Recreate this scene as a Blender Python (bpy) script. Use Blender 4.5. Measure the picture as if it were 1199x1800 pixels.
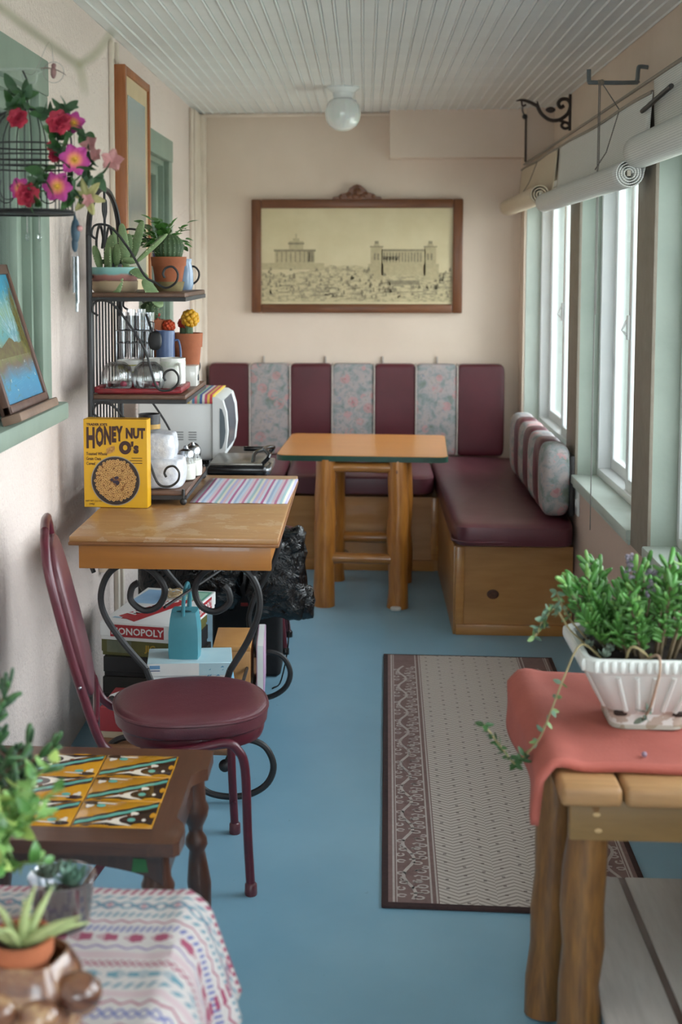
import bpy, bmesh, math, random
from mathutils import Vector, Matrix, Euler, Quaternion
R = math.radians
PI = math.pi
rng = random.Random(7)
scn = bpy.context.scene
for o in list(bpy.data.objects):
    bpy.data.objects.remove(o)
col = scn.collection

# ------------------------------------------------------------------ camera
F, PITCH, YAW = 2300.0, math.atan(0.0855), R(3.5)
PPX = 640 - F / math.cos(PITCH) * math.tan(YAW)
PPY = 466 + F * math.tan(PITCH)
cd = bpy.data.cameras.new('camera')
cd.sensor_fit = 'VERTICAL'; cd.sensor_height = 36.0; cd.sensor_width = 24.0
cd.lens = 36.0 * F / 1800
cd.shift_x = (599.5 - PPX) / 1800
cd.shift_y = (PPY - 900) / 1800
cd.clip_start = 0.05; cd.clip_end = 200
cd.dof.use_dof = True; cd.dof.focus_distance = 4.25; cd.dof.aperture_fstop = 3.2
cam = bpy.data.objects.new('camera', cd); col.objects.link(cam)
cam.location = (0, 0, 1.7); cam.rotation_euler = (PI / 2 - PITCH, 0, YAW)
scn.camera = cam

# ------------------------------------------------------------------ light
w = bpy.data.worlds.new('sky'); scn.world = w; w.use_nodes = True
bg = w.node_tree.nodes['Background']
bg.inputs[0].default_value = (0.86, 0.95, 1.0, 1); bg.inputs[1].default_value = 7.0
scn.view_settings.view_transform = 'Standard'; scn.view_settings.look = 'None'
scn.view_settings.exposure = 0.80; scn.view_settings.gamma = 1.0
scn.view_settings.use_curve_mapping = False

# right-hand window bays: (near y, far y)
BAYS = [(6.2, 7.93), (4.69, 5.94), (3.15, 4.42), (1.65, 2.9), (0.15, 1.4), (-1.35, -0.1)]
for a, b in BAYS:   # sampling portals filling the window openings
    ld = bpy.data.lights.new('window_portal', 'AREA'); ld.shape = 'RECTANGLE'
    ld.size = 1.38; ld.size_y = b - a; ld.cycles.is_portal = True
    lo = bpy.data.objects.new('window_portal', ld); col.objects.link(lo)
    lo.location = (1.2, (a + b) / 2, 1.44)
    lo.rotation_euler = (0, R(90), 0)
ld = bpy.data.lights.new('window_portal', 'AREA'); ld.shape = 'RECTANGLE'; ld.size = 1.9; ld.size_y = 1.38; ld.cycles.is_portal = True
lo = bpy.data.objects.new('window_portal', ld); col.objects.link(lo); lo.location = (.03, -2.56, 1.44); lo.rotation_euler = (R(90), 0, 0)  # portal of the added fill window behind the camera

# ------------------------------------------------------------------ helpers
class MB:
    def __init__(s): s.v = []; s.f = []; s.uv = {}; s.mi = []
    def add(s, v, f, uv=None):
        n = len(s.v); s.v += [Vector(p) for p in v]
        for i, q in enumerate(f):
            if uv: s.uv[len(s.f)] = uv[i]
            s.f.append([k + n for k in q])
        return s
    def box(s, a, b, bev=0.0, seg=2, m=None):
        a = Vector(a); b = Vector(b); c = (a + b) / 2; d = b - a
        if bev <= 0:
            v = [(x, y, z) for x in (a.x, b.x) for y in (a.y, b.y) for z in (a.z, b.z)]
            f = [(0,1,3,2),(4,6,7,5),(0,4,5,1),(2,3,7,6),(0,2,6,4),(1,5,7,3)]
            v = [Vector(p) for p in v]
        else:
            bm = bmesh.new(); bmesh.ops.create_cube(bm, size=1)
            for q in bm.verts: q.co = Vector((q.co.x*d.x, q.co.y*d.y, q.co.z*d.z)) + c
            bmesh.ops.bevel(bm, geom=bm.edges[:], offset=min(bev, min(abs(d.x), abs(d.y), abs(d.z))*.49), segments=seg, profile=.5, affect='EDGES')
            bm.verts.index_update()
            v = [q.co.copy() for q in bm.verts]; f = [[q.index for q in p.verts] for p in bm.faces]; bm.free()
        if m is not None: v = [m @ p for p in v]
        return s.add(v, f)
    def tube(s, pts, r, n=8, closed=False, cap=True, sm=0):
        pts = [Vector(p) for p in pts]
        if sm: pts = smooth(pts, sm, closed)
        k = len(pts); rr = r if isinstance(r, (list, tuple)) else [r]*k
        if len(rr) != k: rr = [lerp_list(rr, i/(k-1)) for i in range(k)]
        tn = []
        for i in range(k):
            if closed: t = pts[(i+1) % k] - pts[i-1]
            else: t = pts[min(i+1, k-1)] - pts[max(i-1, 0)]
            tn.append(t.normalized() if t.length > 1e-9 else Vector((0,0,1)))
        u = tn[0].orthogonal().normalized(); base = len(s.v)
        for i in range(k):
            if i: 
                ax = tn[i-1].cross(tn[i])
                if ax.length > 1e-7: u = Quaternion(ax.normalized(), tn[i-1].angle(tn[i])) @ u
            u = (u - tn[i]*u.dot(tn[i])).normalized(); w_ = tn[i].cross(u)
            for j in range(n):
                a = 2*PI*j/n; s.v.append(pts[i] + (u*math.cos(a) + w_*math.sin(a))*rr[i])
        for i in range(k if closed else k-1):
            for j in range(n):
                p = base+i*n; q = base+((i+1) % k)*n
                s.f.append([p+j, p+(j+1) % n, q+(j+1) % n, q+j])
        if cap and not closed:
            s.f.append([base+j for j in reversed(range(n))]); s.f.append([base+(k-1)*n+j for j in range(n)])
        return s
    def lathe(s, prof, c=(0,0,0), n=24, rf=None, cap=True):
        c = Vector(c); base = len(s.v); k = len(prof)
        for i, (r, z) in enumerate(prof):
            for j in range(n):
                a = 2*PI*j/n; q = r*(rf(a, i/(k-1)) if rf else 1)
                s.v.append(c + Vector((q*math.cos(a), q*math.sin(a), z)))
        for i in range(k-1):
            for j in range(n):
                s.f.append([base+i*n+j, base+i*n+(j+1) % n, base+(i+1)*n+(j+1) % n, base+(i+1)*n+j])
        if cap:
            if prof[0][0] > 1e-5: s.f.append([base+j for j in reversed(range(n))])
            if prof[-1][0] > 1e-5: s.f.append([base+(k-1)*n+j for j in range(n)])
        return s
    def prism(s, poly, z0, z1, m=None):
        n = len(poly); v = [Vector((x, y, z0)) for x, y in poly] + [Vector((x, y, z1)) for x, y in poly]
        if m is not None: v = [m @ p for p in v]
        f = [list(reversed(range(n))), list(range(n, 2*n))] + [[i, (i+1) % n, n+(i+1) % n, n+i] for i in range(n)]
        return s.add(v, f)
    def flat(s, poly, m=None, z=0.0):
        v = [Vector((x, y, z)) for x, y in poly]
        if m is not None: v = [m @ p for p in v]
        return s.add(v, [list(range(len(v)))])
    def super(s, c, d, e=(.4,.4), nu=24, nv=12, m=None):
        # superellipsoid (cushion) of full size d
        def pw(x, p): return math.copysign(abs(x)**p, x)
        v = []; f = []
        for i in range(nv+1):
            th = -PI/2 + PI*i/nv
            for j in range(nu):
                ph = 2*PI*j/nu
                v.append(Vector((d[0]/2*pw(math.cos(th), e[0])*pw(math.cos(ph), e[1]), d[1]/2*pw(math.cos(th), e[0])*pw(math.sin(ph), e[1]), d[2]/2*pw(math.sin(th), e[0]))) )
        for i in range(nv):
            for j in range(nu):
                f.append([i*nu+j, i*nu+(j+1) % nu, (i+1)*nu+(j+1) % nu, (i+1)*nu+j])
        v = [(m @ p if m is not None else p) + Vector(c) for p in v]
        return s.add(v, f)
    def ball(s, c, r, n=12, sc=(1,1,1)):
        return s.super(c, (2*r*sc[0], 2*r*sc[1], 2*r*sc[2]), (1, 1), n, max(6, n//2))
    def ribbon(s, pts, wd, z=0.0, m=None):
        pts = [Vector((p[0], p[1], 0)) for p in pts]; k = len(pts); v = []; 
        for i in range(k):
            t = pts[min(i+1, k-1)] - pts[max(i-1, 0)]; t.normalize(); nn = Vector((-t.y, t.x, 0))
            wi = wd[i] if isinstance(wd, (list, tuple)) else wd
            v += [pts[i]+nn*wi/2+Vector((0,0,z)), pts[i]-nn*wi/2+Vector((0,0,z))]
        if m is not None: v = [m @ p for p in v]
        return s.add(v, [[2*i, 2*i+1, 2*i+3, 2*i+2] for i in range(k-1)])
    def grid(s, nu, nv, fn, uvfn=None, thick=None):
        base = len(s.v)
        for i in range(nu+1):
            for j in range(nv+1): s.v.append(Vector(fn(i/nu, j/nv)))
        for i in range(nu):
            for j in range(nv):
                if uvfn: s.uv[len(s.f)] = [uvfn(a/nu, b/nv) for a, b in ((i,j),(i+1,j),(i+1,j+1),(i,j+1))]
                s.f.append([base+i*(nv+1)+j, base+(i+1)*(nv+1)+j, base+(i+1)*(nv+1)+j+1, base+i*(nv+1)+j+1])
        return s
    def mesh(s, name, off=None):
        me = bpy.data.meshes.new(name)
        v = [p - off for p in s.v] if off is not None else s.v
        me.from_pydata([tuple(p) for p in v], [], s.f)
        if s.uv:
            ul = me.uv_layers.new(name='uv')
            for i, p in enumerate(me.polygons):
                if i in s.uv:
                    for k, li in enumerate(p.loop_indices): ul.data[li].uv = s.uv[i][k]
        me.update(); return me

def lerp_list(l, t):
    x = t*(len(l)-1); i = min(int(x), len(l)-2); return l[i] + (l[i+1]-l[i])*(x-i)
def smooth(pts, k=6, closed=False):
    n = len(pts); out = []
    for i in range(n if closed else n-1):
        p1, p2 = pts[i], pts[(i+1) % n]
        p0 = pts[i-1] if (closed or i > 0) else p1*2-p2
        p3 = pts[(i+2) % n] if (closed or i+2 < n) else p2*2-p1
        for j in range(k):
            t = j/k
            out.append(.5*((2*p1)+(p2-p0)*t+(2*p0-5*p1+4*p2-p3)*t*t+(3*p1-p0-3*p2+p3)*t**3))
    if not closed: out.append(pts[-1])
    return out

WORLD = set()
def empty(name, loc=(0,0,0), rz=0, world=True):
    o = bpy.data.objects.new(name, None); col.objects.link(o); o.location = loc; o.rotation_euler = (0, 0, rz)
    o.empty_display_size = .05
    if world and rz == 0: WORLD.add(o.name)
    return o
def tag(o, label, cat, group=None):
    o['label'] = label; o['category'] = cat
    if group: o['group'] = group
    return o
def thing(name, label, cat, loc=(0,0,0), rz=0, group=None, world=True):
    return tag(empty(name, loc, rz, world), label, cat, group)
def _link(o, parent):
    col.objects.link(o)
    if parent is not None: o.parent = parent
    return o
def part(mb, name, mat, parent, flat=False, sharp=40, solid=0.0):
    off = None
    if parent is not None:
        p = parent; 
        if p.parent is not None: p = p.parent
        if p.name in WORLD: off = p.location.copy()
    me = mb.mesh(name, off); me.materials.append(mat)
    o = bpy.data.objects.new(name, me); _link(o, parent)
    shade(me, flat, sharp)
    if solid:
        md = o.modifiers.new('thickness', 'SOLIDIFY'); md.thickness = solid; md.offset = 0
    return o
def shade(me, flat, sharp):
    if not flat:
        for p in me.polygons: p.use_smooth = True
        try: me.set_sharp_from_angle(angle=R(sharp))
        except Exception: pass
def solo(mb, name, mat, label, cat, loc, group=None, **k):
    me = mb.mesh(name, Vector(loc)); me.materials.append(mat)
    o = bpy.data.objects.new(name, me); col.objects.link(o); o.location = loc
    shade(me, k.get('flat', False), k.get('sharp', 40))
    if k.get('solid'):
        md = o.modifiers.new('thickness', 'SOLIDIFY'); md.thickness = k['solid']; md.offset = 0
    return tag(o, label, cat, group)
def struct(mb, name, mat, parent=None, **k):
    o = part(mb, name, mat, parent, **k)
    if parent is None: o['kind'] = 'structure'
    return o
def share(o, name, parent, m, mat=None):
    c = bpy.data.objects.new(name, o.data if hasattr(o, 'data') else o); _link(c, parent); c.matrix_local = m
    return c
def meshdata(mb, name, mat, flat=False, sharp=40):
    me = mb.mesh(name); me.materials.append(mat); shade(me, flat, sharp); return me
def TRS(loc, rot=(0,0,0), sc=1.0):
    s_ = sc if isinstance(sc, (tuple, list)) else (sc, sc, sc)
    return Matrix.Translation(loc) @ Euler(rot).to_matrix().to_4x4() @ Matrix.Diagonal((*s_, 1))
def aim(loc, d, roll=0, sc=1.0):
    q = Vector(d).to_track_quat('Z', 'Y') @ Quaternion((0,0,1), roll)
    s_ = sc if isinstance(sc, (tuple, list)) else (sc, sc, sc)
    return Matrix.Translation(loc) @ q.to_matrix().to_4x4() @ Matrix.Diagonal((*s_, 1))
def text(s_, size, mat, parent, m, name='lettering', bold=0.0, ext=0.0003, align='CENTER', sx=1.0):
    c = bpy.data.curves.new('t', 'FONT'); c.body = s_; c.size = size; c.align_x = align; c.offset = bold; c.extrude = ext; c.resolution_u = 2
    o = bpy.data.objects.new('t', c); col.objects.link(o)
    dg = bpy.context.evaluated_depsgraph_get()
    me = bpy.data.meshes.new_from_object(o.evaluated_get(dg)); bpy.data.objects.remove(o)
    me.name = name; me.materials.clear(); me.materials.append(mat)
    r = bpy.data.objects.new(name, me); _link(r, parent); r.matrix_local = m @ Matrix.Diagonal((sx, 1, 1, 1))
    return r

# ------------------------------------------------------------------ node helpers
def lin(c):
    return tuple((x/12.92 if x <= .04045 else ((x+.055)/1.055)**2.4) for x in c)
def H(h):
    return lin(tuple(int(h[i:i+2], 16)/255 for i in (0, 2, 4)))
class Sk:
    def __init__(s, nt, so): s.nt = nt; s.so = so
    def op(s, o, b=None, c=None, rev=False):
        n = s.nt.nodes.new('ShaderNodeMath'); n.operation = o
        ins = [s, b, c]
        if rev: ins = [b, s, c]
        for i, x in enumerate(ins):
            if x is None: continue
            if isinstance(x, Sk): s.nt.links.new(x.so, n.inputs[i])
            else: n.inputs[i].default_value = x
        return Sk(s.nt, n.outputs[0])
    def __add__(s, b): return s.op('ADD', b)
    __radd__ = __add__
    def __sub__(s, b): return s.op('SUBTRACT', b)
    def __rsub__(s, b): return s.op('SUBTRACT', b, rev=True)
    def __mul__(s, b): return s.op('MULTIPLY', b)
    __rmul__ = __mul__
    def __truediv__(s, b): return s.op('DIVIDE', b)
    def __lt__(s, b): return s.op('LESS_THAN', b)
    def __gt__(s, b): return s.op('GREATER_THAN', b)
    def mod(s, b): return s.op('FLOORED_MODULO', b)
    def floor(s): return s.op('FLOOR')
    def abs(s): return s.op('ABSOLUTE')
    def sin(s): return s.op('SINE')
    def frac(s): return s.op('FRACT')
    def ping(s, b): return s.op('PINGPONG', b)
    def max(s, b): return s.op('MAXIMUM', b)
    def min(s, b): return s.op('MINIMUM', b)
class NT:
    def __init__(s, name):
        s.m = bpy.data.materials.new(name); s.m.use_nodes = True; s.nt = s.m.node_tree
        s.b = s.nt.nodes['Principled BSDF']
    def new(s, t): return s.nt.nodes.new(t)
    def ln(s, a, b): s.nt.links.new(a.so if isinstance(a, Sk) else a, b)
    def coord(s, kind='Object', scale=None, rot=None):
        n = s.new('ShaderNodeTexCoord'); o = n.outputs[kind]
        if scale or rot:
            m = s.new('ShaderNodeMapping'); s.ln(o, m.inputs[0])
            if scale: m.inputs['Scale'].default_value = scale
            if rot: m.inputs['Rotation'].default_value = rot
            o = m.outputs[0]
        return o
    def sep(s, v):
        n = s.new('ShaderNodeSeparateXYZ'); s.ln(v, n.inputs[0]); return [Sk(s.nt, q) for q in n.outputs]
    def noise(s, v, scale, detail=4, rough=.55, dist=0):
        n = s.new('ShaderNodeTexNoise'); s.ln(v, n.inputs['Vector']); n.inputs['Scale'].default_value = scale
        n.inputs['Detail'].default_value = detail; n.inputs['Roughness'].default_value = rough; n.inputs['Distortion'].default_value = dist
        return Sk(s.nt, n.outputs['Fac'])
    def voro(s, v, scale, out='Distance'):
        n = s.new('ShaderNodeTexVoronoi'); s.ln(v, n.inputs['Vector']); n.inputs['Scale'].default_value = scale
        return Sk(s.nt, n.outputs[out])
    def ramp(s, f, stops, const=False):
        n = s.new('ShaderNodeValToRGB'); s.ln(f, n.inputs[0]); e = n.color_ramp.elements
        if const: n.color_ramp.interpolation = 'CONSTANT'
        while len(e) < len(stops): e.new(.5)
        for i, (p, c) in enumerate(stops): e[i].position = p; e[i].color = (*c, 1)
        return n.outputs[0]
    def mix(s, f, a, b):
        n = s.new('ShaderNodeMix'); n.data_type = 'RGBA'
        if isinstance(f, (int, float)): n.inputs[0].default_value = f
        else: s.ln(f, n.inputs[0])
        for i, x in ((6, a), (7, b)):
            if isinstance(x, tuple): n.inputs[i].default_value = (*x, 1)
            else: s.ln(x, n.inputs[i])
        return n.outputs[2]
    def color(s, c):
        if isinstance(c, tuple): s.b.inputs['Base Color'].default_value = (*c, 1)
        else: s.ln(c, s.b.inputs['Base Color'])
    def bump(s, h, strength=.3, dist=.01):
        n = s.new('ShaderNodeBump'); s.ln(h, n.inputs['Height']); n.inputs['Strength'].default_value = strength; n.inputs['Distance'].default_value = dist
        s.ln(n.outputs[0], s.b.inputs['Normal'])
    def p(s, **k):
        al = dict(rough='Roughness', metal='Metallic', spec='Specular IOR Level', trans='Transmission Weight', ior='IOR', alpha='Alpha', sheen='Sheen Weight', coat='Coat Weight', emis='Emission Strength', sss='Subsurface Weight')
        for a, v in k.items(): s.b.inputs[al[a]].default_value = v
        return s.m
_mc = {}
def mat(name, c, c2=None, scale=8, rough=.55, bump=0.0, bscale=80, stretch=None, metal=0, detail=4, lo=.3, hi=.7, **k):
    if name in _mc: return _mc[name]
    t = NT(name); v = t.coord('Object', stretch)
    c2 = c2 or tuple(x*.82 for x in c)
    t.color(t.ramp(t.noise(v, scale, detail), [(lo, c2), (hi, c)]))
    if bump: t.bump(t.noise(v, bscale, 3), bump, .004)
    t.p(rough=rough, metal=metal, **k); _mc[name] = t.m; return t.m
def wood(name, c, c2, axis='x', scale=14, rough=.4, dist=2.0, knots=False, coat=0):
    if name in _mc: return _mc[name]
    t = NT(name); st = {'x': (.12, 1, 1), 'y': (1, .12, 1), 'z': (1, 1, .12)}[axis]
    v = t.coord('Object', st)
    n1 = t.noise(v, scale, 5, .6, dist); n2 = t.noise(v, scale*7, 3, .6)
    f = n1*.7 + n2*.3
    cc = t.ramp(f, [(.32, c2), (.68, c)])
    if knots:
        vv = t.coord('Object', {'x': (.5, 1, 1), 'y': (1, .5, 1), 'z': (1, 1, .5)}[axis])
        k_ = t.voro(vv, 4.0)
        cc = t.mix((k_ < .09)*.75, cc, tuple(x*.25 for x in c2))
    t.color(cc); t.bump(f, .12, .003); t.p(rough=rough, coat=coat); _mc[name] = t.m; return t.m

# ================================================================== STRUCTURE
XL, XR, XU, YB, YN, ZC = -1.03, .97, 1.12, 8.13, -2.4, 2.63
def stucco():
    t = NT('stucco_paint'); v = t.coord('Object')
    n = t.noise(v, 55, 4, .6); n2 = t.noise(v, 3, 3)
    t.color(t.mix(n2, H('dccbc2'), H('e6d6cd'))); t.bump(n, .9, .012); return t.p(rough=.85)
def plaster():
    t = NT('peach_paint'); v = t.coord('Object')
    t.color(t.ramp(t.noise(v, 2.2, 4), [(.3, H('d6c4b2')), (.7, H('dfcebd'))])); t.bump(t.noise(v, 30, 3), .06, .004); return t.p(rough=.75)
def floor_m():
    t = NT('blue_floor_paint'); v = t.coord('Object')
    n = t.noise(v, 2.5, 5); f = t.noise(t.coord('Object', (.4, 3, 1)), 9, 5, .65)
    c = t.ramp(n, [(.3, H('7ba8c0')), (.7, H('88b3c9'))])
    c = t.mix((f > .70)*.30, c, H('a3c2cd')); c = t.mix((t.noise(v, 38, 2) > .745)*.3, c, H('5f8090'))
    t.color(c); t.bump(f, .05, .003); return t.p(rough=.34, spec=.45)
def bead_wall():
    t = NT('pink_beadboard'); v = t.coord('Object'); x, y, z = t.sep(v)
    g = (y*40).frac(); gr = (g < .14)
    t.color(t.mix(gr*.6, H('cdb4a6'), H('a38c80'))); t.bump(1 - gr, .5, .004); return t.p(rough=.7)
M_st, M_pl, M_fl, M_bead = stucco(), plaster(), floor_m(), bead_wall()
M_ceil = mat('white_ceiling_paint', H('e9ecea'), H('e2e5e4'), 5, .45)
M_sage = mat('sage_paint', H('a3aea2'), H('97a397'), 6, .55, .1, 60)
M_sage2 = mat('pale_sage_paint', H('bcc6bd'), H('b0bab1'), 6, .55)
M_taupe = mat('taupe_and_backlit_paint', H('8f8577'), H('857b6d'), 20, .6, .15, 90)
M_vinyl = mat('white_vinyl', H('e9ecec'), H('e2e6e6'), 4, .35)
M_cream = mat('cream_trim_paint', H('e4d6c6'), H('d9cab9'), 9, .55)
M_black = mat('black_iron', H('2b2a2b'), H('1e1d1e'), 30, .5, .1, 200)
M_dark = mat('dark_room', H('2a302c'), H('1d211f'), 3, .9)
def glass_m(name, tint=(1, 1, 1), refl=.12, fres=.8):
    m = bpy.data.materials.new(name); m.use_nodes = True; nt = m.node_tree; nt.nodes.clear()
    o = nt.nodes.new('ShaderNodeOutputMaterial'); mx = nt.nodes.new('ShaderNodeMixShader'); tr = nt.nodes.new('ShaderNodeBsdfTransparent'); gl = nt.nodes.new('ShaderNodeBsdfGlossy'); lw = nt.nodes.new('ShaderNodeLayerWeight'); ml = nt.nodes.new('ShaderNodeMath')
    tr.inputs[0].default_value = (*tint, 1); gl.inputs['Roughness'].default_value = .03; lw.inputs[0].default_value = .25
    ml.operation = 'MULTIPLY_ADD'; nt.links.new(lw.outputs['Fresnel'], ml.inputs[0]); ml.inputs[1].default_value = fres; ml.inputs[2].default_value = refl*.3
    nt.links.new(ml.outputs[0], mx.inputs[0]); nt.links.new(tr.outputs[0], mx.inputs[1]); nt.links.new(gl.outputs[0], mx.inputs[2]); nt.links.new(mx.outputs[0], o.inputs[0])
    return m
M_pane = glass_m('window_glass')

struct(MB().box((XL-.2, YN-.1, -.12), (1.35, YB+.1, 0)), 'floor', M_fl)
cl = struct(MB().box((XL-.2, YN-.1, ZC+.016), (1.35, YB+.1, ZC+.1)), 'ceiling', M_ceil)
NPL = 42; pw = (XU - XL) / NPL
bead_pr = [(.0, ZC+.02), (.0, ZC+.003), (.0025, ZC)] + [(pw-.0115, ZC), (pw-.0105, ZC+.0018)] + [(pw-.0053-.0047*math.cos(PI*k/6), ZC+.0012-.0072*math.sin(PI*k/6)) for k in range(7)] + [(pw-.0004, ZC+.003), (pw-.0004, ZC+.02)]
pm = meshdata(MB().prism([(x, -z) for x, z in bead_pr], YN, YB, Matrix.Rotation(R(-90), 4, 'X')), 'plank', M_ceil, sharp=30)
for i in range(NPL):
    p = share(pm, 'plank', cl, Matrix.Translation((XL+i*pw, 0, 0)))

# back wall, soffit, column
struct(MB().box((XL-.2, YB, 0), (1.35, YB+.12, ZC+.02)), 'wall_back', M_pl)
struct(MB().box((.15, 8.0, 2.345), (.96, YB, ZC)), 'soffit', M_pl)
struct(MB().box((.955, 7.93, 0), (XU, YB, ZC)), 'corner_column', M_pl)
struct(MB().box((XL-.12, YN-.12, 0), (1.35, YN, .70)).box((XL-.12, YN-.12, 2.13), (1.35, YN, ZC+.02)).box((XL-.12, YN-.12, .70), (XL+.10, YN, 2.13)).box((.98, YN-.12, .70), (1.35, YN, 2.13)), 'wall_front', M_pl)
rt = empty('window_9', (.03, YN, .755)); rt['kind'] = 'structure'  # unseen end glazing, added as fill light for the near floor and rug
for a_ in (XL+.10, .0):
    b_ = a_+.98 if a_ > -.5 else .0
    s9 = part(MB().box((a_, YN-.09, .70), (a_+.05, YN-.05, 2.13)).box((b_-.05, YN-.09, .70), (b_, YN-.05, 2.13)).box((a_+.05, YN-.09, .70), (b_-.05, YN-.05, .75)).box((a_+.05, YN-.09, 2.08), (b_-.05, YN-.05, 2.13)), 'sash', M_vinyl, rt)
    part(MB().box((a_+.05, YN-.073, .75), (b_-.05, YN-.067, 2.08)), 'pane', M_pane, s9)
struct(MB().tube([(-.99, YB-.012, ZC-.012), (.15, YB-.012, ZC-.012)], .012, 8), 'trim_1', M_cream)
# left wall with two window openings
w1, w2 = (2.75, 4.03, 1.27, 2.23), (6.07, 6.73, 1.3, 2.23)
mb = MB(); x0 = XL-.14
mb.box((x0, YN, 0), (XL, w1[0], ZC)); mb.box((x0, w1[0], 0), (XL, w1[1], w1[2])); mb.box((x0, w1[0], w1[3]), (XL, w1[1], ZC))
mb.box((x0, w1[1], 0), (XL, w2[0], ZC)); mb.box((x0, w2[0], 0), (XL, w2[1], w2[2])); mb.box((x0, w2[0], w2[3]), (XL, w2[1], ZC)); mb.box((x0, w2[1], 0), (XL, YB, ZC))
struct(mb, 'wall_left', M_st)
struct(MB().box((x0-.42, YN, 0), (x0-.4, YB, ZC)), 'dark_room_backing', M_dark)  # panel whose dark colour stands in for the unlit rooms behind the panes
# vertical conduit strips and corner post
struct(MB().box((XL, 5.29, 0), (XL+.02, 5.33, 2.60), .006).box((XL, 5.345, 0), (XL+.03, 5.375, 2.60), .006), 'trim_2', M_cream)
struct(MB().box((XL, 7.72, 0), (XL+.022, 7.77, 2.62), .008).box((XL, 7.80, 0), (XL+.03, YB, 2.62), .008).box((XL, 8.06, 0), (XL+.055, YB, 2.62), .01), 'trim_3', M_cream)

M_sageL = mat('deep_sage_paint', H('8b9a8b'), H('7f8e80'), 6, .55, .1, 60)
def left_window(idx, o, sill):
    ya, yb, za, zb = o; c = .11; X0, X1 = XL, XL+.03
    root = empty('window_%d' % idx, (XL, (ya+yb)/2, za)); root['kind'] = 'structure'
    m = MB().box((X0, yb, za), (X1, yb+c, zb), .004).box((X0, ya-c, za), (X1, ya, zb), .004).box((X0, ya-c, zb), (X1+.004, yb+c, zb+c), .004)
    part(m, 'casing', M_sageL, root)
    m = MB().box((XL-.14, yb-.025, za), (XL+.002, yb, zb)).box((XL-.14, ya, za), (XL+.002, ya+.025, zb)).box((XL-.14, ya+.025, zb-.025), (XL+.002, yb-.025, zb))
    part(m, 'jamb', M_sageL, root)
    # two sashes
    mid = (ya+yb)/2
    for k, (a, b, x) in enumerate(((ya+.025, mid+.03, XL-.10), (mid-.03, yb-.025, XL-.06))):
        m = MB(); t_ = .055
        m.box((x, a, za), (x+.035, a+t_, zb-.02), .004).box((x, b-t_, za), (x+.035, b, zb-.02), .004).box((x, a+t_, za), (x+.035, b-t_, za+t_), .004).box((x, a+t_, zb-.02-t_), (x+.035, b-t_, zb-.02), .004)
        s_ = part(m, 'sash', M_sageL, root)
        part(MB().box((x+.012, a+t_, za+t_), (x+.018, b-t_, zb-.02-t_)), 'pane', M_pane, s_)
    if sill: part(MB().box((XL-.14, ya-.16, za-.055), (XL+.10, yb+.04, za), .008), 'sill', M_sageL, root)
    return root
left_window(1, w1, True); left_window(2, w2, True)

# right-hand wall: low wall, posts, header, upper wall
struct(MB().box((XR, YN, 0), (XU+.12, YB, .70)), 'wall_right', M_bead)
struct(MB().box((XU, YN, 2.13), (XU+.12, YB, ZC+.02)), 'wall_right_upper', M_pl)
struct(MB().box((XR+.005, YN, 2.13), (XU, 7.93, 2.28)), 'trim_4', M_taupe)
posts = [(7.93, 7.96)] + [(BAYS[i+1][1], BAYS[i][0]) for i in range(5)] + [(YN, -1.35)]
for i, (a, b) in enumerate(posts):
    if b - a < .1: continue
    r_ = struct(MB().box((XR, a, .70), (XU+.12, b, 2.13)), 'trim_%d' % (5+i), M_sage)
    part(MB().box((XR-.012, a-.002, .70), (XR, b+.002, 2.14), .002), 'casing_board', M_taupe, r_)  # backlit darkness of the post's room face put into the board colour
struct(MB().box((XR-.002, 7.925, .74), (XU+.1, 7.945, 2.13)), 'trim_12', M_sage2)
for k, (a, b) in enumerate(BAYS):
    root = empty('window_%d' % (3+k), (XR, (a+b)/2, .755)); root['kind'] = 'structure'
    part(MB().box((XR-.03, a, .715), (XU+.10, b, .755), .006).box((XR-.02, a, .70), (XR, b, .718)), 'sill', M_sage2, root)
    x0, x1, t_ = 1.055, 1.15, .035; za, zb = .755, 2.13
    m = MB()
    for q in (((x0, a, za), (x1, a+t_, zb)), ((x0, b-t_, za), (x1, b, zb)), ((x0, a+t_, za), (x1, b-t_, za+t_)), ((x0, a+t_, zb-t_), (x1, b-t_, zb))): m.box(*q, .003)
    part(m, 'frame', M_vinyl, root)
    mid = (a+b)/2
    for (ya, yb, x, near) in ((a+t_, mid+.03, 1.065, 1), (mid-.03, b-t_, 1.11, 0)):
        s_ = .05; m = MB()
        for q in (((x, ya, za+t_), (x+.032, ya+s_, zb-t_)), ((x, yb-s_, za+t_), (x+.032, yb, zb-t_)), ((x, ya+s_, za+t_), (x+.032, yb-s_, za+t_+s_)), ((x, ya+s_, zb-t_-s_), (x+.032, yb-s_, zb-t_))): m.box(*q, .004)
        sh = part(m, 'sash', M_vinyl, root)
        part(MB().box((x+.012, ya+s_, za+t_+s_), (x+.018, yb-s_, zb-t_-s_)), 'pane', M_pane, sh)
        if near: part(MB().box((x-.012, yb-.04, 1.40), (x, yb-.015, 1.50), .004).tube([(x-.012, yb-.028, 1.42), (x-.03, yb-.02, 1.44), (x-.012, yb-.028, 1.48)], .005, 6), 'latch', M_vinyl, sh)
struct(MB().box((1.2, -30, -.9), (60, 45, -.8)), 'ground', mat('pale_concrete', H('b9b8ae'), H('9ea394'), 1, .9))

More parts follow.
